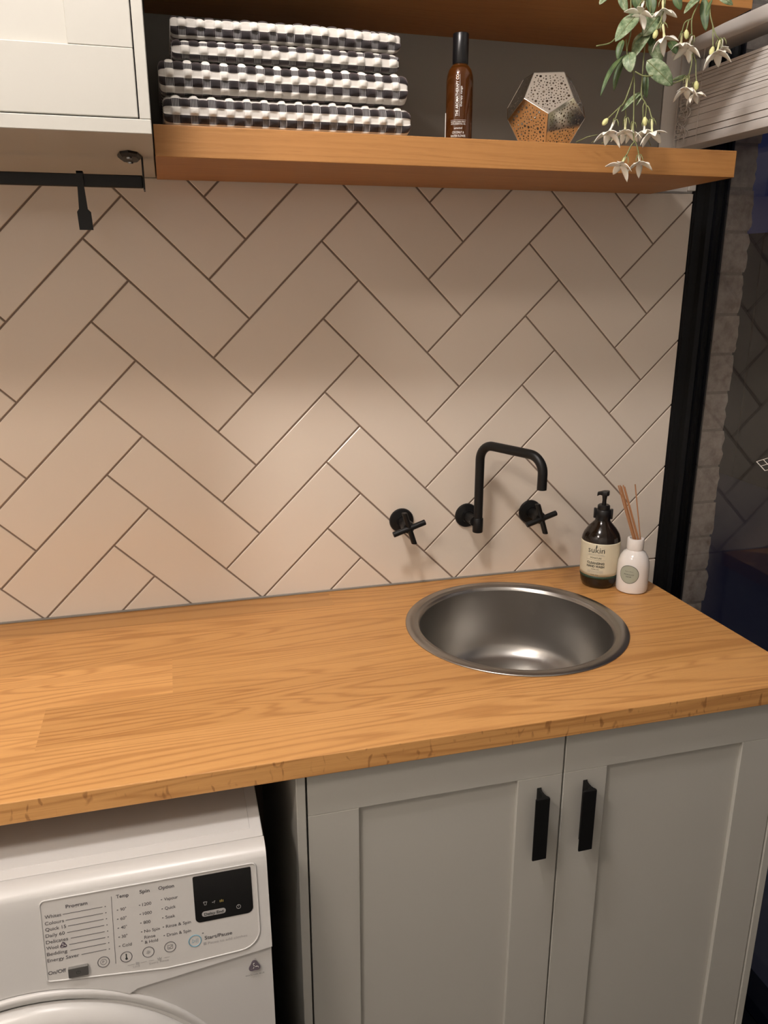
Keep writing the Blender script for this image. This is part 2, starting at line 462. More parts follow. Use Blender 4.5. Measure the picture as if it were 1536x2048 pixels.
for k in range(-2, 4):
    for j in range(-12, 9):
        for kind in (0, 1):
            if kind == 0: st = [(0, 0), (-1, -1), (-1 + TN, -1 - TN), (TN, -TN)]
            else: st = [(TN - 1, -1 - TN), (TN, -2 - TN), (2 * TN, -2), (2 * TN - 1, -1)]
            poly = [((s + 2 * TN * k) * U, (q + 2 * j) * U) for s, q in st]
            poly = shrink(poly, g)
            poly = clip(poly, REC)
            if len(poly) < 3 or abs(area2(poly)) < 6e-5: continue
            if area2(poly) < 0: poly = poly[::-1]
            tile_obj(poly, dz=random.uniform(0, 0.0004))
for z0, z1 in ((-1.08, -0.782), (-1.38, -1.083), (-1.719, -1.383)):
    tile_obj([(1.02, z0), (XR - 0.0015, z0), (XR - 0.0015, z1), (1.02, z1)])
obj('grout_bed', nbox(-0.95, XR - 0.003, 0.0022, 0.0078, FLOOR, 0.0305), M['grout'], wall)
obj('sealant_bead', nbox(-0.95, 1.043, -0.0035, 0.002, -0.7805, -0.7765, 0.001), M['silicone'], wall)

# ---------------------------------------------------------------- sliding door to the right
door = struct('door_1', nbox(1.16, 1.22, DOOR_Y, 0.0, FLOOR, FLOOR + 0.03), M['frame'], 'black framed sliding glass door')
def jamb(y0, y1, s):
    bm = bmesh.new(); box(bm, XR + 0.0005, 1.234, y0, y1, FLOOR + 0.001, DOOR_T + 0.05)
    yy = y0 if s < 0 else y1
    for x0, x1, d in ((1.152, 1.154, 0.004), (1.174, 1.1862, 0.016), (1.1938, 1.199, 0.012), (1.2075, 1.2095, 0.005), (1.217, 1.2195, 0.006), (1.226, 1.2335, 0.003)):
        box(bm, x0, x1, min(yy, yy + s * d), max(yy, yy + s * d), FLOOR + 0.031, DOOR_T)
    return bm
obj('frame_jamb', jamb(0.0005, 0.048, -1), M['frame'], door)
obj('frame_jamb', jamb(DOOR_Y - 0.048, DOOR_Y, 1), M['frame'], door)
obj('frame_head', nbox(XR + 0.001, 1.234, DOOR_Y, 0.0, DOOR_T, DOOR_T + 0.049, 0.002), M['frame'], door)
obj('glass_pane', nbox(1.187, 1.193, DOOR_Y, -0.001, FLOOR + 0.03, DOOR_T), M['glass'], door)

# small window-like grid of white lines drawn on the pane
pgrid = thing('glass_grid', 'small white grid of four squares stuck on the dark glass', 'sticker', (1.1865, -0.262, -0.492))
sp = {}
def gp(u, v):   # slanted grid, four cells
    o = Vector((1.1866, -0.2407, -0.4922)); du = Vector((0, -0.0355, 0.0165)); dv = Vector((0, -0.0265, -0.0125))
    return o + du * u + dv * v
bm = bmesh.new()
for k in (0, 0.5, 1):
    tube(bm, [gp(0, k), gp(1, k)], 0.0007, 4); tube(bm, [gp(k, 0), gp(k, 1)], 0.0007, 4)
obj('grid_lines', bm, M['ink_white'], pgrid)

# exterior brick return and the dim yard outside
bw = struct('wall_outside', nbox(1.2345, 1.2935, 0.0022, 1.2, FLOOR - 0.1, 1.2), M['mortar'], 'pale brick outside wall beyond the sliding door')
rb = random.Random(3)
zz = FLOOR - 0.05
while zz < 0.9:
    h = 0.080
    bm = bmesh.new()
    nx, nz = 4, 9
    xe = 1.296 + rb.uniform(-0.004, 0.004)
    front = {}
    for i in range(nx + 1):
        for j in range(nz + 1):
            x = 1.2355 + (xe - 1.2355) * i / nx; z = zz + h * j / nz
            if i == nx: x += 0.005 * noise.noise((z * 55, 3.1, 0)) + 0.003 * noise.noise((z * 160, 9, 0)) - (0.0015 if j in (0, nz) else 0)
            y = -0.001 + 0.0012 * noise.noise((x * 60, z * 60, 5)) + (0.0012 if j in (0, nz) else 0)
            front[i, j] = bm.verts.new((x, y, z))
    back = {(i, j): bm.verts.new((front[i, j].co.x - 0.002, 0.11, front[i, j].co.z)) for i in (0, nx) for j in range(nz + 1)}
    for i in range(nx):
        for j in range(nz): bm.faces.new([front[i, j], front[i + 1, j], front[i + 1, j + 1], front[i, j + 1]])
    for j in range(nz): bm.faces.new([front[nx, j], back[nx, j], back[nx, j + 1], front[nx, j + 1]])
    for jj in (0, nz): bm.faces.new([front[i, jj] for i in range(nx + 1)] + [back[nx, jj], back[0, jj]])
    bmesh.ops.recalc_face_normals(bm, faces=bm.faces)
    obj('brick', bm, M['brick'], bw)
    zz += 0.0865
struct('floor_outside', nbox(1.2345, 9.0, -6.0, 8.0, FLOOR - 0.15, FLOOR - 0.05), M['paving'], 'dim paving outside the glass door')
fn = thing('garden_fence', 'dark boarded fence across the yard beyond the glass door', 'fence', (4.6, 3.0, FLOOR - 0.05))
for i in range(24):
    y0 = -4.0 + i * 0.42
    obj('board', nbox(4.6, 4.63, y0, y0 + 0.405, FLOOR - 0.05, 0.19), M['fence'], fn)
for z in (-1.3, -0.1): obj('fence_rail', nbox(4.632, 4.68, -4.0, 6.05, z, z + 0.09), M['fence'], fn)

# ceiling lamps (out of frame, they light the room)
for i, (lx, ly, d, wt, c) in enumerate(LAMPS):
    lt = thing('ceiling_lamp', ['white drum ceiling lamp above the worktop', 'large round warm ceiling lamp behind the camera'][i], 'ceiling lamp', (lx, ly, CEIL))
    bm = bmesh.new()
    if i == 0:
        lathe(bm, [(0, -0.0005), (0.105, -0.0005), (0.105, -0.012), (0.098, -0.016), (0, -0.016)], (lx, ly, CEIL), seg=48, cap=False)
        obj('lamp_plate', bm, M['white_paint'], lt, smooth=True)
        bm = bmesh.new(); lathe(bm, [(0.088, -0.0165), (0.090, -0.02), (0.090, -0.108), (0.084, -0.115), (0, -0.117)], (lx, ly, CEIL), seg=48, cap=False)
        obj('lamp_diffuser', bm, M['lamp_drum'], lt, smooth=True)
        continue
    R = d / 2 + 0.02
    lathe(bm, [(R, 0.0), (R, -0.02), (R - 0.012, -0.03), (R - 0.018, -0.03), (R - 0.018, 0.0)], (lx, ly, CEIL - 0.0005), seg=40, cap=False)
    obj('lamp_rim', bm, M['white_paint'], lt, smooth=True)
    bm = bmesh.new(); lathe(bm, [(R - 0.019, -0.012), (R - 0.019, -0.02), (0, -0.02)], (lx, ly, CEIL), seg=40, cap=False)
    obj('lamp_diffuser', bm, M['lamp'], lt, smooth=True)

# ================================================================== WORKTOP
ZC = -0.78
wt_ = thing('oak_worktop', 'oak butcher block worktop with a round sink set in it', 'worktop', (0.3, -0.3, ZC - 0.033))
SX, SY = 0.670, -0.256
cut = bmesh.new(); lathe(cut, [(0.197, -0.1), (0.197, 0.1)], (SX, SY, ZC), seg=96)
cme = bpy.data.meshes.new('cut'); cut.to_mesh(cme); cut.free()
cutter = bpy.data.objects.new('cut', cme); COL.objects.link(cutter); cutter.location = (0, 0, ZO)
def xr(y): return 1.043 - y * 0.032
rows = [(-0.001, -0.075, [0.35], [0.80, 0.88]), (-0.075, -0.155, [-0.35, 0.83], [0.9, 0.97, 0.88]), (-0.155, -0.236, [-0.28, SX], [1.0, 0.95, 0.95]), (-0.236, -0.357, [0.026, SX], [1.12, 0.96, 0.96]), (-0.357, -0.476, [-0.165], [1.07, 0.93]), (-0.476, -0.591, [-0.40], [0.9, 1.02])]
for y0, y1, br, tone in rows:
    xs = [-0.95] + br + [None]
    for a, b, tn in zip(xs, xs[1:], tone):
        bm = bmesh.new()
        P = [(a, y1), (b if b is not None else xr(y1), y1), (b if b is not None else xr(y0), y0), (a, y0)]
        prism(bm, P, lambda u, v, d: (u, v, d), ZC - 0.0325, ZC)
        if y1 < -0.58:
            es = [e for e in bm.edges if all(v.co.y < -0.589 for v in e.verts) and abs(e.verts[0].co.z - e.verts[1].co.z) < 1e-4]
            bmesh.ops.bevel(bm, geom=es, offset=0.0012, segments=2, affect='EDGES', profile=0.5)
        o = obj('stave', bm, M['oak'], wt_)
        o.color = (tn, tn * (0.98 if tn < 1 else 1.0), tn * (0.95 if tn < 1 else 1.02), 1)
        x_end = b if b is not None else 1.05
        if a < SX + 0.2 and x_end > SX - 0.2 and y1 < SY + 0.2 and y0 > SY - 0.2:
            md = o.modifiers.new('cut', 'BOOLEAN'); md.operation = 'DIFFERENCE'; md.object = cutter; md.solver = 'EXACT'
            dg = bpy.context.evaluated_depsgraph_get(); dg.update()
            nm = bpy.data.meshes.new_from_object(o.evaluated_get(dg))
            o.modifiers.clear(); o.data = nm
bpy.data.objects.remove(cutter)

# ---------------------------------------------------------------- sink
sk = thing('round_sink', 'round stainless steel sink set into the oak worktop', 'sink', (SX, SY, ZC))
bm = bmesh.new()
lathe(bm, [(0.200, -0.0005), (0.2125, 0.0002), (0.2130, 0.0012), (0.2115, 0.0026), (0.1965, 0.0036), (0.1945, 0.0030), (0.193, 0.0016), (0.1895, 0.0012), (0.1875, 0.000), (0.1845, -0.006)], (SX, SY, ZC), seg=96, cap=False)
obj('sink_rim', bm, M['steel'], sk, smooth='all')
bm = bmesh.new()
lathe(bm, [(0.1846, -0.006), (0.1835, -0.02), (0.178, -0.09), (0.172, -0.125), (0.162, -0.143), (0.148, -0.153), (0.12, -0.159), (0.06, -0.163), (0.045, -0.1645)], (SX, SY, ZC), seg=96, cap=False)
obj('sink_bowl', bm, M['steel'], sk, smooth='all')
dr = bmesh.new()
lathe(dr, [(0.046, -0.164), (0.044, -0.162), (0.038, -0.1635), (0.034, -0.172), (0, -0.173)], (SX, SY, ZC), seg=40, cap=False)
d_ = obj('drain', dr, M['chrome'], sk, smooth=True)
bm = bmesh.new(); rw = random.Random(5)
for i in range(26):
    a = rw.uniform(-0.25, 1.0) ; h = rw.uniform(-0.115, -0.03); r = 0.1835 + (h + 0.02) * 0.08 - 0.0006
    s = rw.uniform(0.0009, 0.0022)
    c = Vector((SX + r * math.cos(a), SY + r * math.sin(a), ZC + h))
    bmesh.ops.create_icosphere(bm, subdivisions=1, radius=s, matrix=Matrix.Translation(c))
obj('water_drops', bm, M['water'], sk, smooth='all', kind='stuff')

# ---------------------------------------------------------------- taps
def cross_tap(cx, cz, label):
    t = thing('wall_tap', label, 'tap', (cx, 0.0, cz), 'wall taps')
    bm = bmesh.new(); lathe(bm, [(0.0265, 0.0), (0.0265, 0.003), (0.025, 0.0055), (0.013, 0.008), (0.0125, 0.012)], (cx, 0, cz), (0, -1, 0), 40)
    obj('flange', bm, M['black'], t, smooth=True)
    bm = bmesh.new(); lathe(bm, [(0.011, 0.009), (0.011, 0.032), (0.0125, 0.036), (0.0135, 0.05), (0.012, 0.057), (0.0, 0.058)], (cx, 0, cz), (0, -1, 0), 28)
    obj('spindle', bm, M['black'], t, smooth=True)
    for a in (math.radians(18), math.radians(108)):
        d = Vector((math.cos(a), 0, math.sin(a))); c = Vector((cx, -0.060, cz))
        bm = bmesh.new(); lathe(bm, [(0, -0.036), (0.0052, -0.036), (0.006, -0.0352), (0.006, 0.0352), (0.0052, 0.036), (0, 0.036)], c, d, 20, cap=False)
        obj('handle_bar', bm, M['black'], t, smooth=True)
    return t
cross_tap(0.513, -0.634, 'matt black cross handle wall tap left of the spout')
cross_tap(0.811, -0.637, 'matt black cross handle wall tap right of the spout')
sp_ = thing('wall_spout', 'matt black swan neck wall spout above the sink', 'spout', (0.661, 0.0, -0.634))
bm = bmesh.new(); lathe(bm, [(0.0265, 0.0), (0.0265, 0.003), (0.025, 0.0055), (0.014, 0.0085), (0.013, 0.014)], (0.661, 0, -0.634), (0, -1, 0), 40)
obj('flange', bm, M['black'], sp_, smooth=True)
bm = bmesh.new(); lathe(bm, [(0.0105, 0.01), (0.0105, 0.05)], (0.661, 0, -0.634), (0, -1, 0), 28)
obj('elbow', bm, M['black'], sp_, smooth=True)
RX, RY = 0.668, -0.05
EX, EY = 0.738, -0.198
bm = bmesh.new()
tube(bm, fillet([(RX, RY, -0.656), (RX, RY, -0.4665), (EX, EY, -0.4665), (EX, EY, -0.531)], 0.033, 10), 0.0095, 24)
obj('spout_tube', bm, M['black'], sp_, smooth=True)
bm = bmesh.new(); lathe(bm, [(0.0104, 0), (0.0112, 0.0015), (0.0112, 0.03), (0.0102, 0.0315)], (RX, RY, -0.6575), (0, 0, 1), 24)
obj('swivel_collar', bm, M['black'], sp_, smooth=True)

# ================================================================== BASE CABINET
YD = -0.577   # door front face
bc = thing('base_cabinet', 'white two door shaker base cabinet under the sink', 'cabinet', (0.615, -0.29, FLOOR))
KZ = -1.60
zt = ZC - 0.0335
obj('side_panel', nbox(0.190, 0.2035, YD - 0.002, -0.02, FLOOR + 0.001, zt, 0.0008), M['lacquer'], bc)
obj('side_panel', nbox(1.0265, 1.041, YD - 0.002, -0.02, FLOOR + 0.001, zt, 0.0008), M['lacquer'], bc)
obj('base_panel', nbox(0.204, 1.026, YD + 0.021, -0.02, KZ + 0.001, KZ + 0.018), M['carcass'], bc)
obj('back_panel', nbox(0.204, 1.026, -0.03, -0.02, KZ + 0.019, zt), M['carcass'], bc)
obj('kick_board', nbox(0.204, 1.026, -0.52, -0.505, FLOOR + 0.001, KZ), M['lacquer'], bc)
def shaker(parent, x0, x1, z0, z1, yf, st=0.0765, rail=0.072, depth=0.019, rec=0.0065, name='door'):
    d = bpy.data.objects.new(name, None); COL.objects.link(d); d.parent = parent; d['org'] = list(org_of(parent)); d.empty_display_size = 0.05
    b = 0.0009
    obj('top_rail', nbox(x0, x1, yf, yf + depth, z1 - rail, z1, b), M['lacquer'], d)
    obj('bottom_rail', nbox(x0, x1, yf, yf + depth, z0, z0 + rail, b), M['lacquer'], d)
    obj('stile', nbox(x0, x0 + st, yf + 0.0002, yf + depth, z0 + rail, z1 - rail, b), M['lacquer'], d)
    obj('stile', nbox(x1 - st, x1, yf + 0.0002, yf + depth, z0 + rail, z1 - rail, b), M['lacquer'], d)
    obj('panel', nbox(x0 + st - 0.001, x1 - st + 0.001, yf + rec, yf + depth - 0.001, z0 + rail - 0.001, z1 - rail + 0.001), M['lacquer'], d)
    return d
def tab_handle(door, x0, z0, z1):
    prof = [(0.0150, 0), (0.0225, 0), (0.0205, -0.004), (0.0196, -0.010), (0.0200, -0.017), (0.0212, -0.0215), (0.0240, -0.0235), (0.0245, -0.0255), (0.0240, -0.0278), (0.001, -0.0282), (0.0, -0.0270), (0.001, -0.0245), (0.0130, -0.0225), (0.0150, -0.018)]
    bm = bmesh.new(); prism(bm, [(x0 + a, YD + b) for a, b in prof], lambda u, v, d: (u, v, d), z0, z1)
    es = [e for e in bm.edges if abs(e.verts[0].co.z - e.verts[1].co.z) < 1e-5 and all(v.co.y < YD - 0.02 for v in e.verts)]
    bmesh.ops.bevel(bm, geom=es, offset=0.0012, segments=2, affect='EDGES', profile=0.5)
    obj('handle', bm, M['handle'], door, label='matt black tab handle')
d1 = shaker(bc, 0.2065, 0.6135, KZ + 0.002, zt - 0.003, YD)
tab_handle(d1, 0.5555, -1.021, -0.908)
d2 = shaker(bc, 0.6165, 1.0245, KZ + 0.002, zt - 0.003, YD)
tab_handle(d2, 0.636, -1.020, -0.908)

# ================================================================== WALL CABINET
uc = thing('wall_cabinet', 'white shaker wall cabinet at the upper left', 'cabinet', (-0.3, -0.23, 0.03))
UY = -0.46; UT = 0.74
obj('side_panel', nbox(0.0475, 0.0605, UY, -0.0045, 0.0465, UT, 0.0008), M['lacquer'], uc)
obj('side_panel', nbox(-0.80, -0.787, UY, -0.0045, 0.0465, UT, 0.0008), M['lacquer'], uc)
obj('bottom_panel', nbox(-0.80, 0.0605, UY - 0.0005, -0.0045, 0.030, 0.0462, 0.0008), M['lacquer'], uc)
obj('top_panel', nbox(-0.80, 0.0605, UY, -0.0045, UT + 0.001, UT + 0.017), M['lacquer'], uc)
obj('back_panel', nbox(-0.786, 0.047, -0.016, -0.0045, 0.0467, UT), M['carcass'], uc)
shaker(uc, -0.378, 0.0460, 0.0478, UT - 0.001, UY + 0.001, 0.0725, 0.0745)
shaker(uc, -0.785, -0.381, 0.0478, UT - 0.001, UY + 0.001, 0.0725, 0.0745)
# hanging rail below it
hr = thing('hanging_rail', 'black flat metal rail fixed under the white wall cabinet', 'rail', (-0.2, -0.26, 0.03))
for cx, s in ((0.027, 1), (-0.62, -1)):
    bm = bmesh.new(); lathe(bm, [(0.0165, 0.0), (0.0165, -0.003), (0.013, -0.006), (0.0, -0.0065)], (cx, -0.275, 0.0299), seg=8, cap=False)
    bmesh.ops.scale(bm, vec=(1.0, 2.9, 1.0), space=Matrix.Translation((-cx, 0.275, 0)), verts=bm.verts)
    br_ = obj('bracket_plate', bm, M['black'], hr)
    for yy in (-0.30, -0.25):
        bm = bmesh.new(); lathe(bm, [(0.004, -0.0065), (0.0035, -0.0085), (0, -0.009)], (cx, yy, 0.03), seg=12, cap=False)
        obj('screw', bm, M['silver'], br_, smooth=True)
    xx = 0.0435 if s > 0 else -0.637
    obj('bracket_arm', nbox(xx - 0.0012, xx + 0.0012, -0.268, -0.232, -0.0145, 0.0295, 0.0004), M['black'], hr)
obj('rail_bar', nbox(-0.6355, 0.0420, -0.2545, -0.2475, -0.0115, 0.0058, 0.001), M['black'], hr)
hk = thing('rail_hook', 'black flat hook hanging from the rail under the wall cabinet', 'hook', (-0.042, -0.255, 0.0075))
bm = bmesh.new()
prism(bm, [(-0.0055, 0.009), (0.0035, 0.009), (0.0035, -0.012), (0.0055, -0.042), (0.0095, -0.046), (0.0105, -0.0705), (-0.0085, -0.0705), (-0.0095, -0.046), (-0.0065, -0.042), (-0.0055, -0.012)], lambda u, v, d: (-0.043 + u, d, v), -0.259, -0.2555)
obj('hook_blade', bm, M['black'], hk)
bm = bmesh.new()
box(bm, -0.0485, -0.0395, -0.259, -0.2440, 0.0062, 0.0088, 0.0004); box(bm, -0.0485, -0.0395, -0.2465, -0.2440, -0.006, 0.0062)
obj('hook_saddle', bm, M['black'], hk)

# ================================================================== SHELVES
def shelf(label, z0, z1, yf, x0, xb, xf):
    s = thing('oak_shelf', label, 'shelf', (0.5, -0.14, z0), 'oak shelves')
    ys = [-0.0045, 0.36 * yf, 0.68 * yf, yf]
    for a, b in zip(ys, ys[1:]):
        bm = bmesh.new()
        xe = lambda y: xb + (xf - xb) * (y / yf)
        prism(bm, [(x0, b), (xe(b), b), (xe(a), a), (x0, a)], lambda u, v, d: (u, v, d), z0, z1)
        if b == yf:
            es = [e for e in bm.edges if all(v.co.y < yf + 0.001 for v in e.verts)]
            bmesh.ops.bevel(bm, geom=es, offset=0.0009, segments=2, affect='EDGES', profile=0.5)
        o = obj('stave', bm, M['oak_shelf'], s)
        tn = 0.9 + 0.1 * math.sin(7 * b + z0 * 20); o.color = (tn, tn, tn, 1)
    return s
SH = 0.069
shelf('lower oak shelf carrying the towels above the tiles', 0.0272, SH, -0.292, 0.0625, 1.040, 1.0165)
shelf('upper oak shelf with the white flowers hanging from it', 0.283, 0.322, -0.283, 0.0625, 1.040, 1.020)

# ================================================================== WASHING MACHINE
FW = -1.6512; WK = 1.0454      # drawn at 813 mm, the machine stands 850 mm tall
wm = thing('washing_machine', 'white front loading washing machine under the worktop', 'washing machine', (-0.166, -0.38, FW))
WX0, WX1 = -0.466, 0.134
def wy(z): return -0.691 + 0.16 * (z + 0.86)
obj('body', nbox(WX0 + 0.001, WX1 - 0.001, -0.655, -0.06, FW + 0.02, -0.866, 0.004, 2), M['enamel'], wm, smooth=True)
for fx in (WX0 + 0.06, WX1 - 0.06):
    for fy in (-0.63, -0.12):
        bm = bmesh.new(); lathe(bm, [(0.022, 0.0005), (0.022, 0.012), (0.012, 0.019)], (fx, fy, FW), seg=20)
        obj('foot', bm, M['black_plastic'], wm, smooth=True)
obj('lid', nbox(WX0, WX1, -0.6605, -0.055, -0.8655, -0.8405, 0.0025, 2), M['enamel'], wm, smooth=True)
obj('lid_inlay', nbox(WX0 + 0.018, WX1 - 0.016, -0.643, -0.08, -0.8408, -0.8399, 0.0003), M['enamel'], wm)
# fascia: rounded nose running along x, lower edge follows the door dish
def fz(x):
    a = abs(x + 0.166)
    zl = -0.9939 + (a - 0.1265) / 0.1735 * 0.0185 if a > 0.1265 else None
    arc = -1.2325 + math.sqrt(0.2625 ** 2 - min(a, 0.2) ** 2)
    if zl is None: return arc
    return max(zl, arc if a < 0.15 else -9)
top = [(-0.6612, -0.866), (-0.6612, -0.8412), (-0.668, -0.8402), (-0.676, -0.8412), (-0.683, -0.8440), (-0.6875, -0.8475), (-0.6896, -0.852)]
bm = bmesh.new(); cols = []
N = 60
for i in range(N + 1):
    x = WX0 + (WX1 - WX0) * i / N
    zb = fz(x); c = [bm.verts.new((x, y, z)) for y, z in top]
    for k in range(1, 9):
        z = -0.852 + (zb + 0.852) * k / 8
        c.append(bm.verts.new((x, wy(z) - 0.0001, z)))
    c.append(bm.verts.new((x, wy(zb) + 0.006, zb - 0.0005)))
    c.append(bm.verts.new((x, -0.6612, zb - 0.0005)))
    cols.append(c)
fs = []
for a, b in zip(cols, cols[1:]):
    for k in range(len(a)):
        fs.append(bm.faces.new([a[k], a[(k + 1) % len(a)], b[(k + 1) % len(a)], b[k]]))
fs.append(bm.faces.new(cols[0])); fs.append(bm.faces.new(cols[-1][::-1]))
bmesh.ops.recalc_face_normals(bm, faces=bm.faces)
obj('fascia', bm, M['enamel'], wm, smooth=True)
# lower front skin
bm = bmesh.new(); cols = []
for i in range(N + 1):
    x = WX0 + 0.001 + (WX1 - WX0 - 0.002) * i / N; zb = fz(x) - 0.001
    cols.append([bm.verts.new((x, wy(zb) + 0.0035, zb)), bm.verts.new((x, -0.712, -1.06)), bm.verts.new((x, -0.712, FW + 0.03)), bm.verts.new((x, -0.656, FW + 0.03)), bm.verts.new((x, -0.656, zb))])
for a, b in zip(cols, cols[1:]):
    for k in range(5): bm.faces.new([a[k], a[(k + 1) % 5], b[(k + 1) % 5], b[k]])
bm.faces.new(cols[0]); bm.faces.new(cols[-1][::-1])
bmesh.ops.recalc_face_normals(bm, faces=bm.faces)
obj('front_skin', bm, M['enamel'], wm, smooth=True)
# door
DC = (-0.166, -0.7115, -1.2325)
bm = bmesh.new()
lathe(bm, [(0.2618, -0.004), (0.2618, 0.0005), (0.259, 0.003), (0.2535, 0.0022), (0.2475, -0.001), (0.2462, -0.004)], DC, (0, -1, 0), 96)
obj('door_surround', bm, M['enamel'], wm, smooth='all')
bm = bmesh.new()
lathe(bm, [(0.2445, -0.003), (0.2445, 0.004), (0.240, 0.013), (0.230, 0.0185), (0.214, 0.021), (0.196, 0.019), (0.178, 0.012), (0.168, 0.004)], DC, (0, -1, 0), 96, cap=False)
pd = obj('porthole_door', bm, M['enamel'], wm, smooth='all')
bm = bmesh.new()
lathe(bm, [(0.1678, 0.003), (0.150, 0.0), (0.10, 0.008), (0.0, 0.014)], DC, (0, -1, 0), 64, cap=False)
obj('door_glass', bm, M['display'], pd, smooth='all')

def pp(x, z, d=0.0): return (x, wy(z) - d, z)
# control panel: rim groove and plate
cp_out = rrect(-0.1385, 0.1195, -0.9740, -0.8555, (0.004, 0.027, 0.006, 0.006), 6)
cp_out[7:7] = [(x, -0.9740) for x in (-0.12, -0.10, -0.08, -0.06, -0.04, -0.02, 0.0, 0.03, 0.06)]
# slanted lower edge as on the machine: left end of the lower edge is higher
def slant(p):
    x, z = p
    if z < -0.94: z += (0.0145 * max(0, min(1, -x / 0.14)) + 0.003 * max(0, min(1, (x - 0.02) / 0.07))) * ((-0.94 - z) / 0.034)
    return (x, z)
cp_out = [slant(p) for p in cp_out]
bm = bmesh.new()
prism(bm, cp_out, lambda u, v, d: pp(u, v, d), -0.002, 0.0009)
cpl = obj('control_panel', bm, M['enamel_panel'], wm)
bm = bmesh.new(); pts = [pp(x, z, 0.0009) for x, z in cp_out]
tube(bm, pts + [pts[0]], 0.0011, 6, cap=False)
obj('panel_rim', bm, M['enamel'], cpl, smooth='all')
L = 0.0012
def tpl(x, z): return lambda a, b: pp(x + a, z + b, L)
for s, x, z, wd in (('Program', -0.1097, -0.8697, 0.0248), ('Temp', -0.0515, -0.8690, 0.0147), ('Spin', -0.0238, -0.8683, 0.0120), ('Option', -0.0013, -0.8681, 0.0190)):
    text(s, 0.0064, tpl(x, z), M['ink'], cpl, off=0.00012, width=wd)
for s, x, z, wd, l0 in (('Whites', -0.1342, -0.8783, 0.0187, -0.1138), ('Colours', -0.1348, -0.8866, 0.0216, -0.1112), ('Quick 15', -0.1351, -0.8945, 0.0236, -0.1094), ('Daily 60', -0.1354, -0.9026, 0.0217, -0.1111), ('Delicates', -0.1357, -0.9108, 0.0250, -0.1076), ('Wool', -0.1359, -0.9186, 0.0134, -0.1102), ('Bedding', -0.1361, -0.9264, 0.0231, -0.1095), ('Energy Saver', -0.1363, -0.9346, 0.0364, -0.0974)):
    text(s, 0.0062, tpl(x, z), M['ink'], cpl, off=0.00004, width=wd)
    bm = bmesh.new(); z1 = z + 0.0014
    prism(bm, [(l0, z1), (-0.0682, z1), (-0.0682, z1 + 0.0005), (l0, z1 + 0.0005)], lambda u, v, d: pp(u, v, d), 0.0008, L)
    prism(bm, [(-0.0655, z1 - 0.0003), (-0.0642, z1 - 0.0003), (-0.0642, z1 + 0.0006), (-0.0655, z1 + 0.0006)], lambda u, v, d: pp(u, v, d), 0.0008, L)
    obj('printed_line', bm, M['ink'], cpl)
def wool(x, z, s, parent):
    bm = bmesh.new(); pr = []
    for k in range(30):
        a = 2 * PI * k / 30 + PI / 2
        r = s * (0.86 + 0.16 * math.cos(3 * (a - PI / 2)))
        pr.append((x + r * math.cos(a), z + r * math.sin(a)))
    prism(bm, pr, lambda u, v, d: pp(u, v, d), -0.0004, L)
    o = obj('wool_emblem', bm, M['ink_purple'], parent)
    bm = bmesh.new()
    for k in range(3):
        a = 2 * PI * k / 3 + PI / 2
        p = [pp(x + s * q * math.cos(a + w_), z + s * q * math.sin(a + w_), L + 0.0001) for q, w_ in ((0.12, 0), (0.35, 0.5), (0.6, 0.35), (0.7, 0))]
        tube(bm, p, s * 0.05, 4)
    obj('emblem_curl', bm, M['ink_white'], o)
wool(-0.1165, -0.9163, 0.0042, cpl)
bm = bmesh.new()
prism(bm, [(-0.05725, -0.8655), (-0.05675, -0.8655), (-0.05875, -0.9540), (-0.05925, -0.9540)], lambda u, v, d: pp(u, v, d), 0.0008, L)
obj('printed_line', bm, M['ink'], cpl)
text('On/Off', 0.0066, tpl(-0.1369, -0.9512), M['ink'], cpl, off=0.00012, width=0.0203)
for s, x, z, wd in (('90°', -0.0480, -0.8863, 0.0071), ('60°', -0.0487, -0.8982, 0.0073), ('40°', -0.0490, -0.9100, 0.0071), ('30°', -0.0492, -0.9219, 0.0069), ('Cold', -0.0495, -0.9340, 0.0112),
                    ('1200', -0.0218, -0.8853, 0.0108), ('1000', -0.0220, -0.8974, 0.0107), ('800', -0.0222, -0.9091, 0.0083), ('No Spin', -0.0222, -0.9209, 0.0188), ('Rinse', -0.0228, -0.9290, 0.0133), ('& Hold', -0.0228, -0.9356, 0.0160),
                    ('Vapour', 0.0045, -0.8836, 0.0166), ('Quick', 0.0045, -0.8958, 0.0131), ('Soak', 0.0043, -0.9077, 0.0119), ('Rinse & Spin', 0.0040, -0.9201, 0.0305), ('Drain & Spin', 0.0042, -0.9317, 0.0296)):
    text(s, 0.0058, tpl(x, z), M['ink'], cpl, off=0.00004, width=wd)
    if s not in ('Rinse',):
        x0 = x - 0.0040 ; zz = z + (0.0040 if s == '& Hold' else 0.0014)
        bm = bmesh.new(); prism(bm, [(x0, zz), (x0 + 0.0017, zz), (x0 + 0.0017, zz + 0.0008), (x0, zz + 0.0008)], lambda u, v, d: pp(u, v, d), 0.0008, L)
        obj('printed_line', bm, M['ink'], cpl)
text('Start/Pause', 0.0066, tpl(0.0497, -0.9462), M['ink'], cpl, off=0.00012, width=0.0346)
text('Pause to add clothes', 0.0052, tpl(0.0535, -0.9535), M['ink_pale'], cpl, width=0.0495)
bm = bmesh.new(); prism(bm, rrect(0.0478, 0.0515, -0.9535, -0.9498, 0.0006, 2), lambda u, v, d: pp(u, v, d), 0.0008, L); obj('printed_line', bm, M['ink_pale'], cpl)
bm = bmesh.new(); prism(bm, [(0.0470, -0.9375), (0.0490, -0.9375), (0.0490, -0.9365), (0.0470, -0.9365)], lambda u, v, d: pp(u, v, d), 0.0008, L); obj('printed_line', bm, M['ink'], cpl)
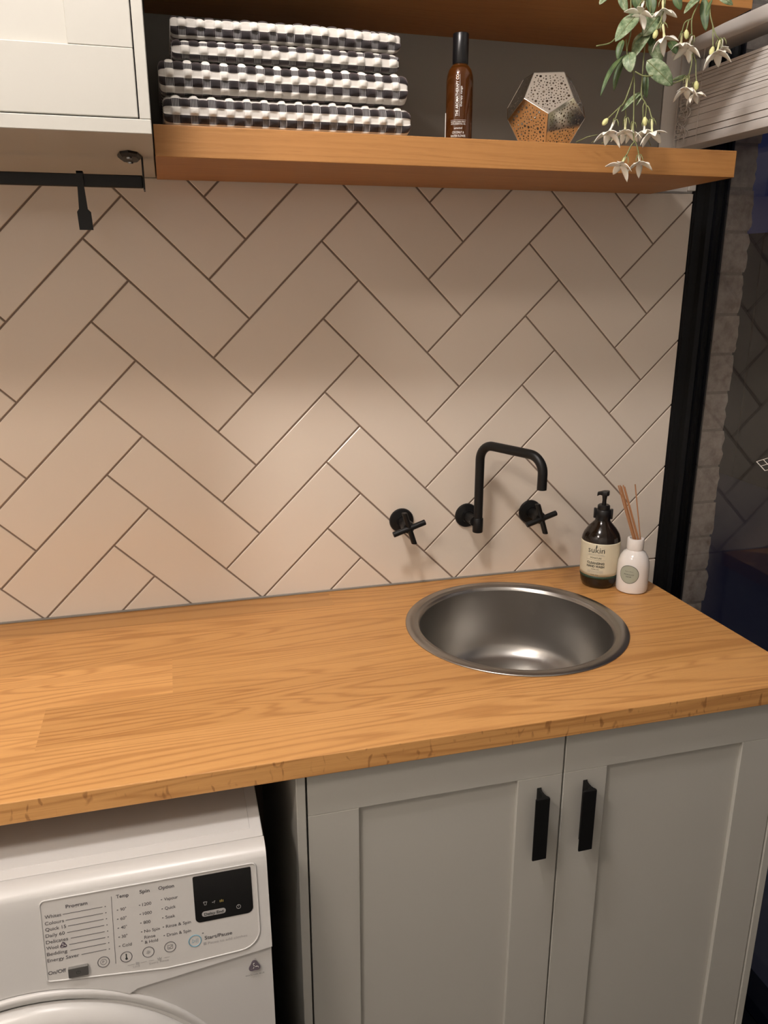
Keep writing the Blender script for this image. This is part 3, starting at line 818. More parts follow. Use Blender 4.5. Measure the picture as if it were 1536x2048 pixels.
def ringbtn(x, z, r, m, wdt=0.00045):
    b = bpy.data.objects.new('touch_button', None); COL.objects.link(b); b.parent = cpl; b['org'] = list(org_of(cpl)); b.empty_display_size = 0.01
    bm = bmesh.new(); p = [pp(x + r * math.cos(2 * PI * k / 32), z + r * math.sin(2 * PI * k / 32), 0.0010) for k in range(32)]
    tube(bm, p + [p[0]], wdt, 5, cap=False); obj('ring', bm, m, b, smooth='all')
    return b
def glyph(parent, polys, m):
    bm = bmesh.new()
    for p in polys: prism(bm, p, lambda u, v, d: pp(u, v, d), 0.0008, L)
    obj('symbol', bm, m, parent)
b = ringbtn(-0.0729, -0.9486, 0.0068, M['ink']); ringpts = [(-0.0729 + 0.0036 * math.cos(2 * PI * k / 16), -0.9486 + 0.0036 * math.sin(2 * PI * k / 16)) for k in range(16)]
text('P', 0.0050, tpl(-0.0745, -0.9502), M['ink'], b, name='symbol')
bm = bmesh.new(); tube(bm, [pp(x, z, 0.001) for x, z in ringpts + ringpts[:1]], 0.00025, 4, cap=False); obj('symbol_ring', bm, M['ink'], b)
b = ringbtn(-0.0460, -0.9480, 0.0068, M['ink'])
glyph(b, [[(-0.0466, -0.9498), (-0.0452, -0.9498), (-0.0452, -0.9440), (-0.0466, -0.9440)], [(-0.0459 + 0.0015 * math.cos(k * PI / 6), -0.9504 + 0.0015 * math.sin(k * PI / 6)) for k in range(12)]], M['ink_dark'])
b = ringbtn(-0.0195, -0.9475, 0.0068, M['ink'])
glyph(b, [[(-0.0195 + (0.0032 if k % 2 else 0.0012) * math.cos(k * PI / 8 + a), -0.9475 + (0.0032 if k % 2 else 0.0012) * math.sin(k * PI / 8 + a)) for k in range(16)] for a in (0,)], M['ink_pale'])
b = ringbtn(0.0070, -0.9465, 0.0068, M['ink'])
bm = bmesh.new(); q = [(0.0040, -0.9490), (0.0100, -0.9490), (0.0100, -0.9440), (0.0040, -0.9440)]
tube(bm, [pp(x, z, 0.001) for x, z in q + q[:1]], 0.0003, 4); tube(bm, [pp(0.0052, -0.9466, 0.001), pp(0.0066, -0.9480, 0.001), pp(0.0092, -0.9450, 0.001)], 0.0003, 4)
obj('symbol', bm, M['ink'], b)
b = ringbtn(0.0377, -0.9452, 0.0076, M['ink_blue'], 0.0007)
bm = bmesh.new(); tube(bm, [pp(x, z, 0.001) for x, z in ((0.0345, -0.9477), (0.0345, -0.9427), (0.0378, -0.9452), (0.0345, -0.9477))], 0.0003, 4)
tube(bm, [pp(0.0392, -0.9480, 0.001), pp(0.0392, -0.9424, 0.001)], 0.0003, 4); tube(bm, [pp(0.0412, -0.9480, 0.001), pp(0.0412, -0.9424, 0.001)], 0.0003, 4)
obj('symbol', bm, M['ink_blue'], b)
bm = bmesh.new()
for a0, a1 in ((-0.0452, -0.0372), (-0.0300, -0.0225), (-0.0200, -0.0140), (-0.0010, 0.0055)):
    prism(bm, [(a0, -0.9597), (a1, -0.9597), (a1, -0.9592), (a0, -0.9592)], lambda u, v, d: pp(u, v, d), 0.0008, L)
obj('printed_line', bm, M['ink_pale'], cpl)
glyph(cpl, [rrect(-0.0355, -0.0315, -0.9612, -0.9577, 0.0004, 2), [(-0.0090, -0.9610), (-0.0050, -0.9610), (-0.0040, -0.9575), (-0.0060, -0.9590), (-0.0070, -0.9570), (-0.0080, -0.9590), (-0.0100, -0.9575)]], M['ink_pale'])
text('Lock', 0.0040, tpl(-0.0390, -0.9642), M['ink_pale'], cpl, width=0.0085)
text('Extra Rinse', 0.0040, tpl(-0.0195, -0.9645), M['ink_pale'], cpl, width=0.0235)
# on/off rocker
bm = bmesh.new(); prism(bm, rrect(-0.1137, -0.0908, -0.9580, -0.9462, 0.0008, 3), lambda u, v, d: pp(u, v, d), 0.0005, 0.0048)
es = [e for e in bm.edges if e.calc_length() < 1]
ob_ = obj('power_button', bm, M['silver'], cpl)
bm = bmesh.new(); c = (-0.1022, -0.9521)
p = [pp(c[0] + 0.0022 * math.cos(a), c[1] + 0.0022 * math.sin(a), 0.0049) for a in [PI / 2 + 0.6 + k * (2 * PI - 1.2) / 16 for k in range(17)]]
tube(bm, p, 0.0003, 4); tube(bm, [pp(c[0], c[1], 0.0049), pp(c[0], c[1] + 0.003, 0.0049)], 0.0003, 4)
obj('power_symbol', bm, M['ink_dark'], ob_)
# display
bm = bmesh.new(); prism(bm, rrect(0.0405, 0.1130, -0.9215, -0.8595, (0.006, 0.008, 0.0015, 0.002), 5), lambda u, v, d: pp(u, v, d), 0.0005, 0.0016)
ds = obj('display', bm, M['display'], cpl)
bm = bmesh.new(); prism(bm, rrect(0.0487, 0.0784, -0.9148, -0.9078, 0.0034, 5), lambda u, v, d: pp(u, v, d), 0.0012, 0.0019)
pl = obj('delay_label', bm, M['ink_pale'], ds)
text('Delay End', 0.0052, lambda a, b_: pp(0.0515 + a, -0.9131 + b_, 0.0022), M['ink_dark'], ds, off=0.0001, width=0.0240)
bm = bmesh.new(); p = [pp(0.0948 + 0.0026 * math.cos(2 * PI * k / 20), -0.9100 + 0.0026 * math.sin(2 * PI * k / 20), 0.0018) for k in range(20)]
tube(bm, p + [p[0]], 0.0003, 4, cap=False); tube(bm, [pp(0.0948, -0.9085, 0.0018), pp(0.0948, -0.9102, 0.0018)], 0.0003, 4); obj('clock_symbol', bm, M['ink_pale'], ds)
bm = bmesh.new()
tube(bm, [pp(x, z, 0.0018) for x, z in ((0.0515, -0.8955), (0.0528, -0.8948), (0.0538, -0.8955), (0.0548, -0.8948), (0.0561, -0.8955), (0.0551, -0.8970), (0.0549, -0.8992), (0.0527, -0.8992), (0.0525, -0.8970), (0.0515, -0.8955))], 0.0003, 4)
tube(bm, [pp(0.0622, -0.8975, 0.0018), pp(0.0640, -0.8975, 0.0018)], 0.0003, 4); tube(bm, [pp(0.0650, -0.8988, 0.0018), pp(0.0650, -0.8962, 0.0018), pp(0.0662, -0.8962, 0.0018)], 0.0004, 4)
obj('shirt_symbol', bm, M['ink_pale'], ds)
M['amber_ink'] = mat('yellow print', (0.40, 0.30, 0.08), 0.5)
bm = bmesh.new()
for dx in (-0.0018, 0.0, 0.0018): tube(bm, [pp(0.0740 + dx, -0.8990, 0.0018), pp(0.0740 + dx, -0.8958 - abs(dx) * 0.4, 0.0018)], 0.0005, 4)
obj('hand_symbol', bm, M['amber_ink'], ds)
# wool emblem sticker on the skin
def sp2(x, z, d): return (x, -0.7098 - d - 0.0, z)
def wool2(x, z, s):
    bm = bmesh.new(); pr = []
    for k in range(30):
        a = 2 * PI * k / 30 + PI / 2; r = s * (0.86 + 0.16 * math.cos(3 * (a - PI / 2)))
        pr.append((x + r * math.cos(a), z + r * math.sin(a)))
    prism(bm, pr, lambda u, v, d: (u, wy(v) + 0.0030 - d, v), -0.0005, 0.0004)
    o = obj('wool_emblem', bm, M['ink_purple'], wm)
    bm = bmesh.new()
    for k in range(3):
        a = 2 * PI * k / 3 + PI / 2
        p = [(x + s * q * math.cos(a + w_), wy(z) + 0.0024, z + s * q * math.sin(a + w_)) for q, w_ in ((0.12, 0), (0.35, 0.5), (0.6, 0.35), (0.7, 0))]
        tube(bm, p, s * 0.045, 4)
    obj('emblem_curl', bm, M['ink_white'], o)
    text('WOOLMARK BLUE', 0.0028, lambda a, b_: (x - 0.0125 + a, wy(z - 0.011 + b_) + 0.0028, z - 0.0125 + b_), M['ink'], o, width=0.0245)
wool2(0.1098, -1.0005, 0.0080)

wm.scale = (WK, WK, WK)
wm.location = (0.0616 + WK * (-0.166 - 0.0616), -1.5462 + WK * (-0.38 + 1.5462), 0.0005)
# ================================================================== TOWELS
CELL = 0.01265; CV = 0.0106
def warp(u):
    p = math.floor(u / 2); f = u / 2 - p
    return 2 * p + (f / 0.55 if f < 0.55 else 1 + (f - 0.55) / 0.45)
def towel(label, x0, x1, z0, z1, yf, ph_u, ph_v, seed, sag):
    t = thing('folded_towel', label, 'towel', ((x0 + x1) / 2, -0.16, z0), 'folded towels on the shelf')
    hgt = z1 - z0; r = hgt / 2
    # profile from bottom back, round the front, to top back
    prof = []
    for k in range(10): prof.append((-0.075 + (yf + r * 0.9 + 0.075) * k / 10, z0))
    for k in range(29):
        a = -PI / 2 + PI * k / 28
        e = 0.62
        prof.append((yf + r * 0.9 - r * 0.9 * math.copysign(abs(math.cos(a)) ** e, math.cos(a)), z0 + r + r * math.copysign(abs(math.sin(a)) ** e, math.sin(a))))
    for k in range(1, 29): prof.append((yf + r * 0.9 + (-0.075 - yf - r * 0.9) * k / 28, z1))
    # resample by arc length
    arc = [0.0]
    for a, b in zip(prof, prof[1:]): arc.append(arc[-1] + math.hypot(b[0] - a[0], b[1] - a[1]))
    step = CV / 6
    ns = int(arc[-1] / step); pts = []; j = 0
    for k in range(ns + 1):
        s = arc[-1] * k / ns
        while j < len(arc) - 2 and arc[j + 1] < s: j += 1
        q = (s - arc[j]) / max(1e-9, arc[j + 1] - arc[j])
        pts.append((prof[j][0] + (prof[j + 1][0] - prof[j][0]) * q, prof[j][1] + (prof[j + 1][1] - prof[j][1]) * q, s))
    sf = arc[24]     # arc length at the middle of the front
    nu = int((x1 - x0) / (CELL / 6))
    bm = bmesh.new(); grid = []
    cyz = (-0.16, (z0 + z1) / 2)
    for i in range(nu + 1):
        x = x0 + (x1 - x0) * i / nu; col = []
        ue = warp((x - x0) / CELL + ph_u)
        edge = min(1.0, min(i, nu - i) / 5.0); es = math.sqrt(max(0.0, 1 - (1 - edge) ** 2)) * 0.35 + 0.65
        for k, (y, z, s) in enumerate(pts):
            ve = (s - sf) / CV + ph_v
            # tangent normal in yz
            a = pts[max(k - 1, 0)]; b = pts[min(k + 1, ns)]
            ty, tz = b[0] - a[0], b[1] - a[1]; L_ = math.hypot(ty, tz) or 1
            ny, nz_ = -tz / L_, ty / L_
            uc = math.floor(ue); vc = math.floor(ve); fu = ue - uc; fv = ve - vc
            up = (uc % 2 == 0) == (vc % 2 == 0)
            rv = 0.75 + 0.5 * noise.noise((uc * 1.7, vc * 2.3, seed * 5.0))
            puff = (max(0.0, math.sin(PI * fu)) * max(0.0, math.sin(PI * fv))) ** 0.36
            d = (0.0042 if vc % 2 else 0.0034) * puff * (rv + 0.25) if up else -0.0012
            wav = 0.0022 * noise.noise((x * 26, s * 14, seed)) + 0.0036 * noise.noise((x * 7, seed * 3.1, s * 3))
            zz_ = (z - cyz[1]) * es + cyz[1]
            wz = sag * (1 - ((x - (x0 + x1) / 2) / (0.5 * (x1 - x0))) ** 2)
            lim = 1.0 if z > z0 + 0.25 * hgt else 0.25
            if y > yf + r * 1.2: lim = 0.1; d *= 0.15
            d *= 1 - 0.35 * abs(nz_); wav *= 1 - 0.6 * abs(nz_)
            col.append(bm.verts.new((x, y - 0 + ny * (d + wav * lim), zz_ + nz_ * (d * (1 if lim == 1 else 0.3) + wav * lim) + wz * (0.4 + 0.6 * (z - z0) / hgt))))
        grid.append(col)
    for i in range(nu):
        for k in range(ns):
            f = bm.faces.new([grid[i][k], grid[i + 1][k], grid[i + 1][k + 1], grid[i][k + 1]])
            ue = warp(((i + 0.5) * (x1 - x0) / nu) / CELL + ph_u); ve = (pts[k][2] + step / 2 - sf) / CV + ph_v
            bu = math.floor(ue) % 2 == 0; bv = math.floor(ve) % 2 == 0
            f.material_index = 0 if (bu and bv) else (1 if (not bu and not bv) else (3 if bv else 2))
    for col in (grid[0], grid[-1][::-1]): 
        f = bm.faces.new(col); f.material_index = 1
    f = bm.faces.new([g_[0] for g_ in grid] + [g_[-1] for g_ in grid[::-1]])
    bmesh.ops.recalc_face_normals(bm, faces=bm.faces)
    obj('towel_cloth', bm, [M['tw_black'], M['tw_white'], M['tw_flat'], M['tw_mix']], t, smooth='all')
    return t
TZ = SH + 0.0022
towel('black and white checked towel at the bottom of the stack', 0.078, 0.4435, TZ, TZ + 0.0385, -0.274, 0.15, 1.50, 1.0, 0.000)
towel('black and white checked towel, second from the bottom of the stack', 0.075, 0.4375, TZ + 0.0420, TZ + 0.0835, -0.276, 0.35, 1.10, 2.3, 0.001)
towel('black and white checked towel, second from the top of the stack', 0.0955, 0.4255, TZ + 0.0880, TZ + 0.1105, -0.270, 0.10, 1.55, 3.7, 0.001)
towel('black and white checked towel on top of the stack', 0.0955, 0.4285, TZ + 0.1150, TZ + 0.1395, -0.268, 0.30, 1.05, 4.9, 0.002)

# ================================================================== SPRAY BOTTLE
BX, BY = 0.534, -0.240
sb = thing('spray_bottle', 'slim amber spray bottle with tall black cap on the shelf', 'bottle', (BX, BY, SH))
bm = bmesh.new(); RB = 0.0212
lathe(bm, [(0, 0.0), (0.0195, 0.0), (RB, 0.002), (RB, 0.088), (0.0205, 0.096), (0.018, 0.104), (0.0145, 0.109), (0.0115, 0.112), (0.0112, 0.117)], (BX, BY, SH + 0.0005), seg=48)
obj('bottle_glass', bm, M['amber'], sb, smooth=True)
bm = bmesh.new()
lathe(bm, [(0, 0.003), (0.0185, 0.003), (0.0193, 0.005), (0.0193, 0.086), (0.0185, 0.094), (0.013, 0.106), (0, 0.108)], (BX, BY, SH + 0.0005), seg=48, cap=False)
obj('scented_water', bm, M['amber_core'], sb, smooth=True)
bm = bmesh.new(); lathe(bm, [(0, 0.1125), (0.0118, 0.1125), (0.0124, 0.1135), (0.0124, 0.1545), (0.0117, 0.1555), (0, 0.1557)], (BX, BY, SH + 0.0005), seg=40, cap=False)
obj('cap', bm, M['black_plastic'], sb, smooth=True)
cdir = math.atan2(-1.5462 - BY, 0.0616 - BX)     # the bottle face towards the room
def cyl(cx, cy, R, a0):
    return lambda s, h: (cx + R * math.cos(a0 + s / R), cy + R * math.sin(a0 + s / R), h)
fb = cyl(BX, BY, RB + 0.0003, cdir)
text('THE AROMATHERAPY CO', 0.0062, lambda a, b: fb(-0.0020 - b + 0.0005, SH + 0.0365 + a), M['ink_white'], sb, off=0.00005, width=0.0590)
text('therapy range', 0.0046, lambda a, b: fb(0.0040 - b, SH + 0.050 + a), M['ink_white'], sb, width=0.0290)
bm = bmesh.new(); p = [fb(0.0002, SH + 0.0365 + 0.0590 * k / 8) for k in range(9)]; tube(bm, p, 0.00022, 4); obj('printed_line', bm, M['ink_white'], sb)
for s, z, sz, wd in (('ROOM & LINEN SPRAY', 0.0275, 0.0031, 0.0240), ('WITH ESSENTIAL OIL', 0.0245, 0.0031, 0.0240), ('unwind', 0.0183, 0.0042, 0.0125), ('COCONUT &', 0.0118, 0.0047, 0.0190), ('WATER FLOWER', 0.0068, 0.0047, 0.0245)):
    text(s, sz, (lambda z_, w_: lambda a, b: fb(-0.001 - w_ / 2 + a, SH + z_ + b))(z, wd), M['ink_white'], sb, width=wd)
bm = bmesh.new(); p = [fb(-0.0012 - 0.0125 + 0.025 * k / 6, SH + 0.0312) for k in range(7)]; tube(bm, p, 0.00018, 4); obj('printed_line', bm, M['ink_white'], sb)
bm = bmesh.new()
g0 = [fb(-0.0300, SH + 0.006), fb(-0.0300, SH + 0.044)]; tube(bm, g0, 0.0006, 5); obj('label_edge', bm, M['ink_white'], sb)

# ================================================================== DODECAHEDRON CANDLE HOLDER
EA = 0.0472
DCX, DCY = 0.6875, -0.232
dd = thing('candle_holder', 'perforated metal dodecahedron candle holder on the shelf', 'candle holder', (DCX, DCY, SH))
phi = (1 + 5 ** 0.5) / 2
V = []
for a in (-1, 1):
    for b in (-1, 1):
        for c in (-1, 1): V.append(Vector((a, b, c)))
        V.append(Vector((0, a / phi, b * phi))); V.append(Vector((a / phi, b * phi, 0))); V.append(Vector((a * phi, 0, b / phi)))
nrm = []
for a in (-1, 1):
    for b in (-1, 1):
        nrm += [Vector((0, a * phi, b)), Vector((a * phi, b, 0)), Vector((a, 0, b * phi))]
nrm = [n_.normalized() for n_ in nrm]
qz = nrm[0].rotation_difference(Vector((0, 0, 1))).to_matrix()
V = [qz @ v for v in V]; nrm = [qz @ n_ for n_ in nrm]
ups = [n_ for n_ in nrm if 0.3 < n_.z < 0.7]
az = math.atan2(ups[0].y, ups[0].x)
rz = Matrix.Rotation(math.radians(-111.5) - az, 3, 'Z')
sc = EA / (2 / phi)
V = [rz @ v * sc for v in V]; nrm = [rz @ n_ for n_ in nrm]
inr = 1.11352 * EA
DZ = SH + inr + 0.0006
ctr = Vector((DCX, DCY, DZ))
rd = random.Random(11)
for n_ in nrm:
    vs = sorted(V, key=lambda v: -v.dot(n_))[:5]
    c = sum(vs, Vector()) / 5
    e1 = (vs[0] - c).normalized(); e2 = n_.cross(e1)
    vs.sort(key=lambda v: math.atan2((v - c).dot(e2), (v - c).dot(e1)))
    P2 = [((v - c).dot(e1), (v - c).dot(e2)) for v in vs]
    apo = 0.688 * EA
    holes = []
    if n_.z > 0.99 or n_.z < -0.99: tries = 0
    else: tries = 2600
    for _ in range(tries):
        x = rd.uniform(-0.85, 0.85) * EA; y = rd.uniform(-0.85, 0.85) * EA
        r = rd.choice((0.0009, 0.0010, 0.0011, 0.0013, 0.0014, 0.0016, 0.0022))
        ok = True
        for k in range(5):
            p0, p1 = P2[k], P2[(k + 1) % 5]; L_ = math.hypot(p1[0] - p0[0], p1[1] - p0[1])
            dd_ = ((p1[0] - p0[0]) * (y - p0[1]) - (p1[1] - p0[1]) * (x - p0[0])) / L_
            if dd_ < r + 0.0032: ok = False; break
        if ok and all(math.hypot(x - h[0], y - h[1]) > r + h[2] + 0.0014 for h in holes): holes.append((x, y, r))
    bm = bmesh.new(); edges = []
    def ring(pts):
        vv = [bm.verts.new((px, py, 0)) for px, py in pts]
        for k in range(len(vv)): edges.append(bm.edges.new((vv[k], vv[(k + 1) % len(vv)])))
    ring([(x * 0.994, y * 0.994) for x, y in P2])
    for x, y, r in holes: ring([(x + r * math.cos(2 * PI * k / 7), y + r * math.sin(2 * PI * k / 7)) for k in range(7)])
    bmesh.ops.triangle_fill(bm, use_beauty=True, use_dissolve=False, edges=edges)
    ex = bmesh.ops.extrude_face_region(bm, geom=list(bm.faces))
    bmesh.ops.translate(bm, vec=(0, 0, -0.0008), verts=[g_ for g_ in ex['geom'] if isinstance(g_, bmesh.types.BMVert)])
    bmesh.ops.recalc_face_normals(bm, faces=bm.faces)
    mt = Matrix(((e1.x, e2.x, n_.x), (e1.y, e2.y, n_.y), (e1.z, e2.z, n_.z)))
    off = ctr + n_ * inr
    for v in bm.verts: v.co = mt @ v.co + off
    obj('pentagon_panel', bm, M['chrome'], dd)
    bm = bmesh.new()
    for k in range(5):
        a, b = vs[k], vs[(k + 1) % 5]
        tube(bm, [ctr + a * 1.0, ctr + b * 1.0], 0.0005, 4)
    obj('panel_edge', bm, M['chrome'], dd)

# ================================================================== SOAP AND DIFFUSER
PX, PY = 0.9305, -0.108
so = thing('soap_dispenser', 'dark pump bottle of hand wash with cream label beside the sink', 'soap bottle', (PX, PY, ZC))
bm = bmesh.new()
lathe(bm, [(0, 0.0005), (0.029, 0.0005), (0.034, 0.003), (0.0375, 0.011), (0.0395, 0.026), (0.0405, 0.05), (0.0408, 0.10), (0.040, 0.109), (0.037, 0.118), (0.030, 0.129), (0.022, 0.138), (0.0165, 0.144), (0.0145, 0.149), (0.0142, 0.156)], (PX, PY, ZC), seg=56)
obj('bottle_body', bm, M['dark_bottle'], so, smooth=True)
bm = bmesh.new(); lathe(bm, [(0.0150, 0.146), (0.0158, 0.147), (0.0158, 0.168), (0.0145, 0.170), (0.0130, 0.1705), (0.0130, 0.178), (0.011, 0.180), (0, 0.180)], (PX, PY, ZC), seg=36, cap=False)
obj('pump_collar', bm, M['black_plastic'], so, smooth=True)
adv = math.atan2(-1.5462 - PY, 0.0616 - PX)
side = Vector((-math.sin(adv), math.cos(adv), 0))
for s in (-1, 1):
    bm = bmesh.new(); c = Vector((PX, PY, ZC + 0.160)) + side * (0.0172 * s)
    box(bm, -0.0028, 0.0028, -0.004, 0.004, -0.0105, 0.0115, 0.0015, 2)
    rot = Matrix.Rotation(adv + PI / 2, 3, 'Z')
    for v in bm.verts: v.co = rot @ v.co + c
    obj('collar_tab', bm, M['black_plastic'], so, smooth=True)
bm = bmesh.new(); lathe(bm, [(0.0048, 0.178), (0.0042, 0.190), (0.0055, 0.199), (0.0075, 0.203)], (PX, PY, ZC), seg=20)
obj('pump_stem', bm, M['black_plastic'], so, smooth=True)
bm = bmesh.new()
hd = (-side * -1.0)
nz = Vector((math.cos(adv + PI / 2 + PI - 0.15), math.sin(adv + PI / 2 + PI - 0.15), 0))   # spout points to the left of the picture
pc = Vector((PX, PY, ZC + 0.206))
def ph(a, b): return pc + nz * a + nz.cross(Vector((0, 0, 1))) * b
outl = [(-0.0095, -0.006), (-0.006, -0.009), (0.003, -0.009), (0.009, -0.0055), (0.0155, -0.0040), (0.0160, 0.0040), (0.009, 0.0055), (0.003, 0.009), (-0.006, 0.009), (-0.0095, 0.006)]
lo = [bm.verts.new(ph(a, b) + Vector((0, 0, -0.005 - (0.0035 if a > 0.012 else 0)))) for a, b in outl]
hi = [bm.verts.new(ph(a * 0.95, b * 0.9) + Vector((0, 0, 0.0045 - max(0, a) * 0.28))) for a, b in outl]
for k in range(10): bm.faces.new([lo[k], lo[(k + 1) % 10], hi[(k + 1) % 10], hi[k]])
bm.faces.new(lo[::-1]); bm.faces.new(hi)
bmesh.ops.recalc_face_normals(bm, faces=bm.faces)
bmesh.ops.bevel(bm, geom=list(bm.edges), offset=0.0008, segments=2, affect='EDGES', profile=0.5)
obj('pump_head', bm, M['black_plastic'], so, smooth=True)
# label: paper wrapped round the body
def wrap(name, cx, cy, prof, a0, a1, m, parent, seg=48, thick=0.0004):
    bm = bmesh.new(); g_ = []
    for r, h in prof:
        g_.append([bm.verts.new((cx + (r + thick) * math.cos(a0 + (a1 - a0) * k / seg), cy + (r + thick) * math.sin(a0 + (a1 - a0) * k / seg), ZC + h)) for k in range(seg + 1)])
    for a, b in zip(g_, g_[1:]):
        for k in range(seg): bm.faces.new([a[k], a[k + 1], b[k + 1], b[k]])
    bmesh.ops.recalc_face_normals(bm, faces=bm.faces)
    ex = bmesh.ops.solidify(bm, geom=list(bm.faces), thickness=0.0002)
    return obj(name, bm, m, parent, smooth='all')
lprof = [(0.0396, 0.030), (0.0400, 0.038), (0.0405, 0.05), (0.04068, 0.075), (0.0408, 0.10), (0.04065, 0.1035)]
lab = wrap('paper_label', PX, PY, lprof, adv - 1.9, adv + 1.75, M['cream_label'], so)
wrap('label_border', PX, PY, [(0.0391, 0.0235), (0.0396, 0.0298)], adv - 1.9, adv + 1.75, M['green_band'], so)
la = adv - 0.19
fl_ = lambda s, h: (PX + 0.04155 * math.cos(la + s / 0.0415), PY + 0.04155 * math.sin(la + s / 0.0415), ZC + h)
def lt(s, z, sz, wd, m=M['ink_dark'], off=0.0):
    text(s, sz, lambda a, b: fl_(-wd / 2 + a, z + b), m, lab, width=wd, off=off)
lt('sukin', 0.0835, 0.0178, 0.0355)
text('\u00b4', 0.010, lambda a, b: fl_(0.0150 + a, 0.0865 + b), M['ink_dark'], lab)
bm = bmesh.new(); prism(bm, [(-0.0012, 0.0940), (0.0010, 0.0940), (0.0016, 0.0975), (0.0004, 0.1025), (-0.0010, 0.0980)], lambda u, v, d: tuple(Vector(fl_(u, v)) + Vector((math.cos(la), math.sin(la), 0)) * d), -0.0002, 0.0001); obj('leaf_mark', bm, M['ink_dark'], lab)
for h, wd in ((0.0775, 0.038), (0.0675, 0.041), (0.0800, 0.032)):
    bm = bmesh.new(); tube(bm, [fl_(-wd / 2 + wd * k / 8, h) for k in range(9)], 0.00016 if h > 0.08 else 0.0002, 4); obj('printed_line', bm, M['ink_pale'], lab)
lt('SIGNATURE', 0.0707, 0.0046, 0.0240)
lt('CLEANSING', 0.0580, 0.0070, 0.0375, off=0.00018)
lt('HAND WASH', 0.0508, 0.0070, 0.0380, off=0.00018)
lt('NORMAL SKIN', 0.0458, 0.0030, 0.0165)
for h in (0.0425, 0.0405, 0.0385): lt('CLEANSES WITHOUT DRYING THE SKIN', h, 0.0020, 0.034, M['ink_pale'])
lt('500 ML', 0.0335, 0.0026, 0.0165)

QX, QY = 0.9825, -0.158
df = thing('reed_diffuser', 'white ceramic diffuser bottle with oval sage label beside the soap', 'diffuser', (QX, QY, ZC))
bm = bmesh.new()
lathe(bm, [(0, 0.0005), (0.028, 0.0005), (0.0315, 0.0025), (0.0328, 0.008), (0.0330, 0.02), (0.0328, 0.055), (0.0318, 0.066), (0.0285, 0.077), (0.0225, 0.0865), (0.0172, 0.0905), (0.0165, 0.092), (0.0170, 0.0935), (0.0174, 0.095), (0.0174, 0.1145), (0.0165, 0.1165), (0.0125, 0.1168), (0.0112, 0.115), (0.0110, 0.092), (0.018, 0.080), (0.026, 0.06), (0.026, 0.01), (0, 0.009)], (QX, QY, ZC), seg=56, cap=False)
obj('ceramic_body', bm, M['ceramic'], df, smooth=True)
qa = math.atan2(-1.5462 - QY, 0.0616 - QX) - 0.22
def fq(s, h, d=0.0): return (QX + (0.0332 + d) * math.cos(qa + s / 0.0332), QY + (0.0332 + d) * math.sin(qa + s / 0.0332), ZC + h)
def oval(name, ru, rv, d, m, parent):
    bm = bmesh.new(); cs = []
    rings = 5; seg = 40; gr = [[bm.verts.new(fq(0, 0.0450, d))]]
    for i in range(1, rings + 1):
        gr.append([bm.verts.new(fq(ru * i / rings * math.cos(2 * PI * k / seg), 0.0450 + rv * i / rings * math.sin(2 * PI * k / seg), d)) for k in range(seg)])
    for k in range(seg): bm.faces.new([gr[0][0], gr[1][k], gr[1][(k + 1) % seg]])
    for a, b in zip(gr[1:], gr[2:]):
        for k in range(seg): bm.faces.new([a[k], b[k], b[(k + 1) % seg], a[(k + 1) % seg]])
    bmesh.ops.recalc_face_normals(bm, faces=bm.faces)
    return obj(name, bm, m, parent, smooth='all')
ol = oval('label_rim', 0.0205, 0.0202, 0.0002, M['sage_edge'], df)
oval('oval_label', 0.0194, 0.0191, 0.0004, M['sage'], df)
for s, h, sz, wd, m in (('MOROCCO', 0.0435, 0.0040, 0.0200, M['ink_dark']), ('NOIR', 0.0385, 0.0038, 0.0110, M['ink_dark']), ('fragrance diffuser', 0.0510, 0.0026, 0.0170, M['ink'])):
    text(s, sz, (lambda h_, w_: lambda a, b: fq(-w_ / 2 + a, h_ + b, 0.0006))(h, wd), m, ol, width=wd)
cv = Vector((math.cos(qa + 0.22 + PI / 2), math.sin(qa + 0.22 + PI / 2), 0))   # picture-right at the bottle
to = Vector((-cv.y, cv.x, 0))
reeds = [(-0.0450, 0.000, -0.0090, 0.2270), (-0.0418, 0.006, -0.0060, 0.2265), (-0.0386, -0.004, -0.0030, 0.2268), (-0.0354, 0.006, 0.0000, 0.2272), (-0.0322, -0.004, 0.0028, 0.2266), (-0.0400, -0.014, -0.0055, 0.2262), (-0.0120, 0.010, 0.0058, 0.2300)]
for i, (u, v, b, h) in enumerate(reeds):
    c = Vector((QX, QY, ZC))
    p1 = c + cv * u + to * v + Vector((0, 0, h))
    um = b + 0.0025
    p0 = c + cv * (um + 0.403 * (um - u)) + to * (v * 0.3) + Vector((0, 0, 0.072))
    bm = bmesh.new(); tube(bm, [p0, (p0 + p1) / 2, p1], 0.0013, 8)
    o = obj('reed', bm, M['reed'], None, tuple(p0), smooth=True)
    if i == 6: finish(o, 'single thin brown reed leaning right out of the diffuser', 'reed', 'reeds in the diffuser')
    else: finish(o, 'brown reed in the bundle leaning left out of the diffuser', 'reed', 'reeds in the diffuser')

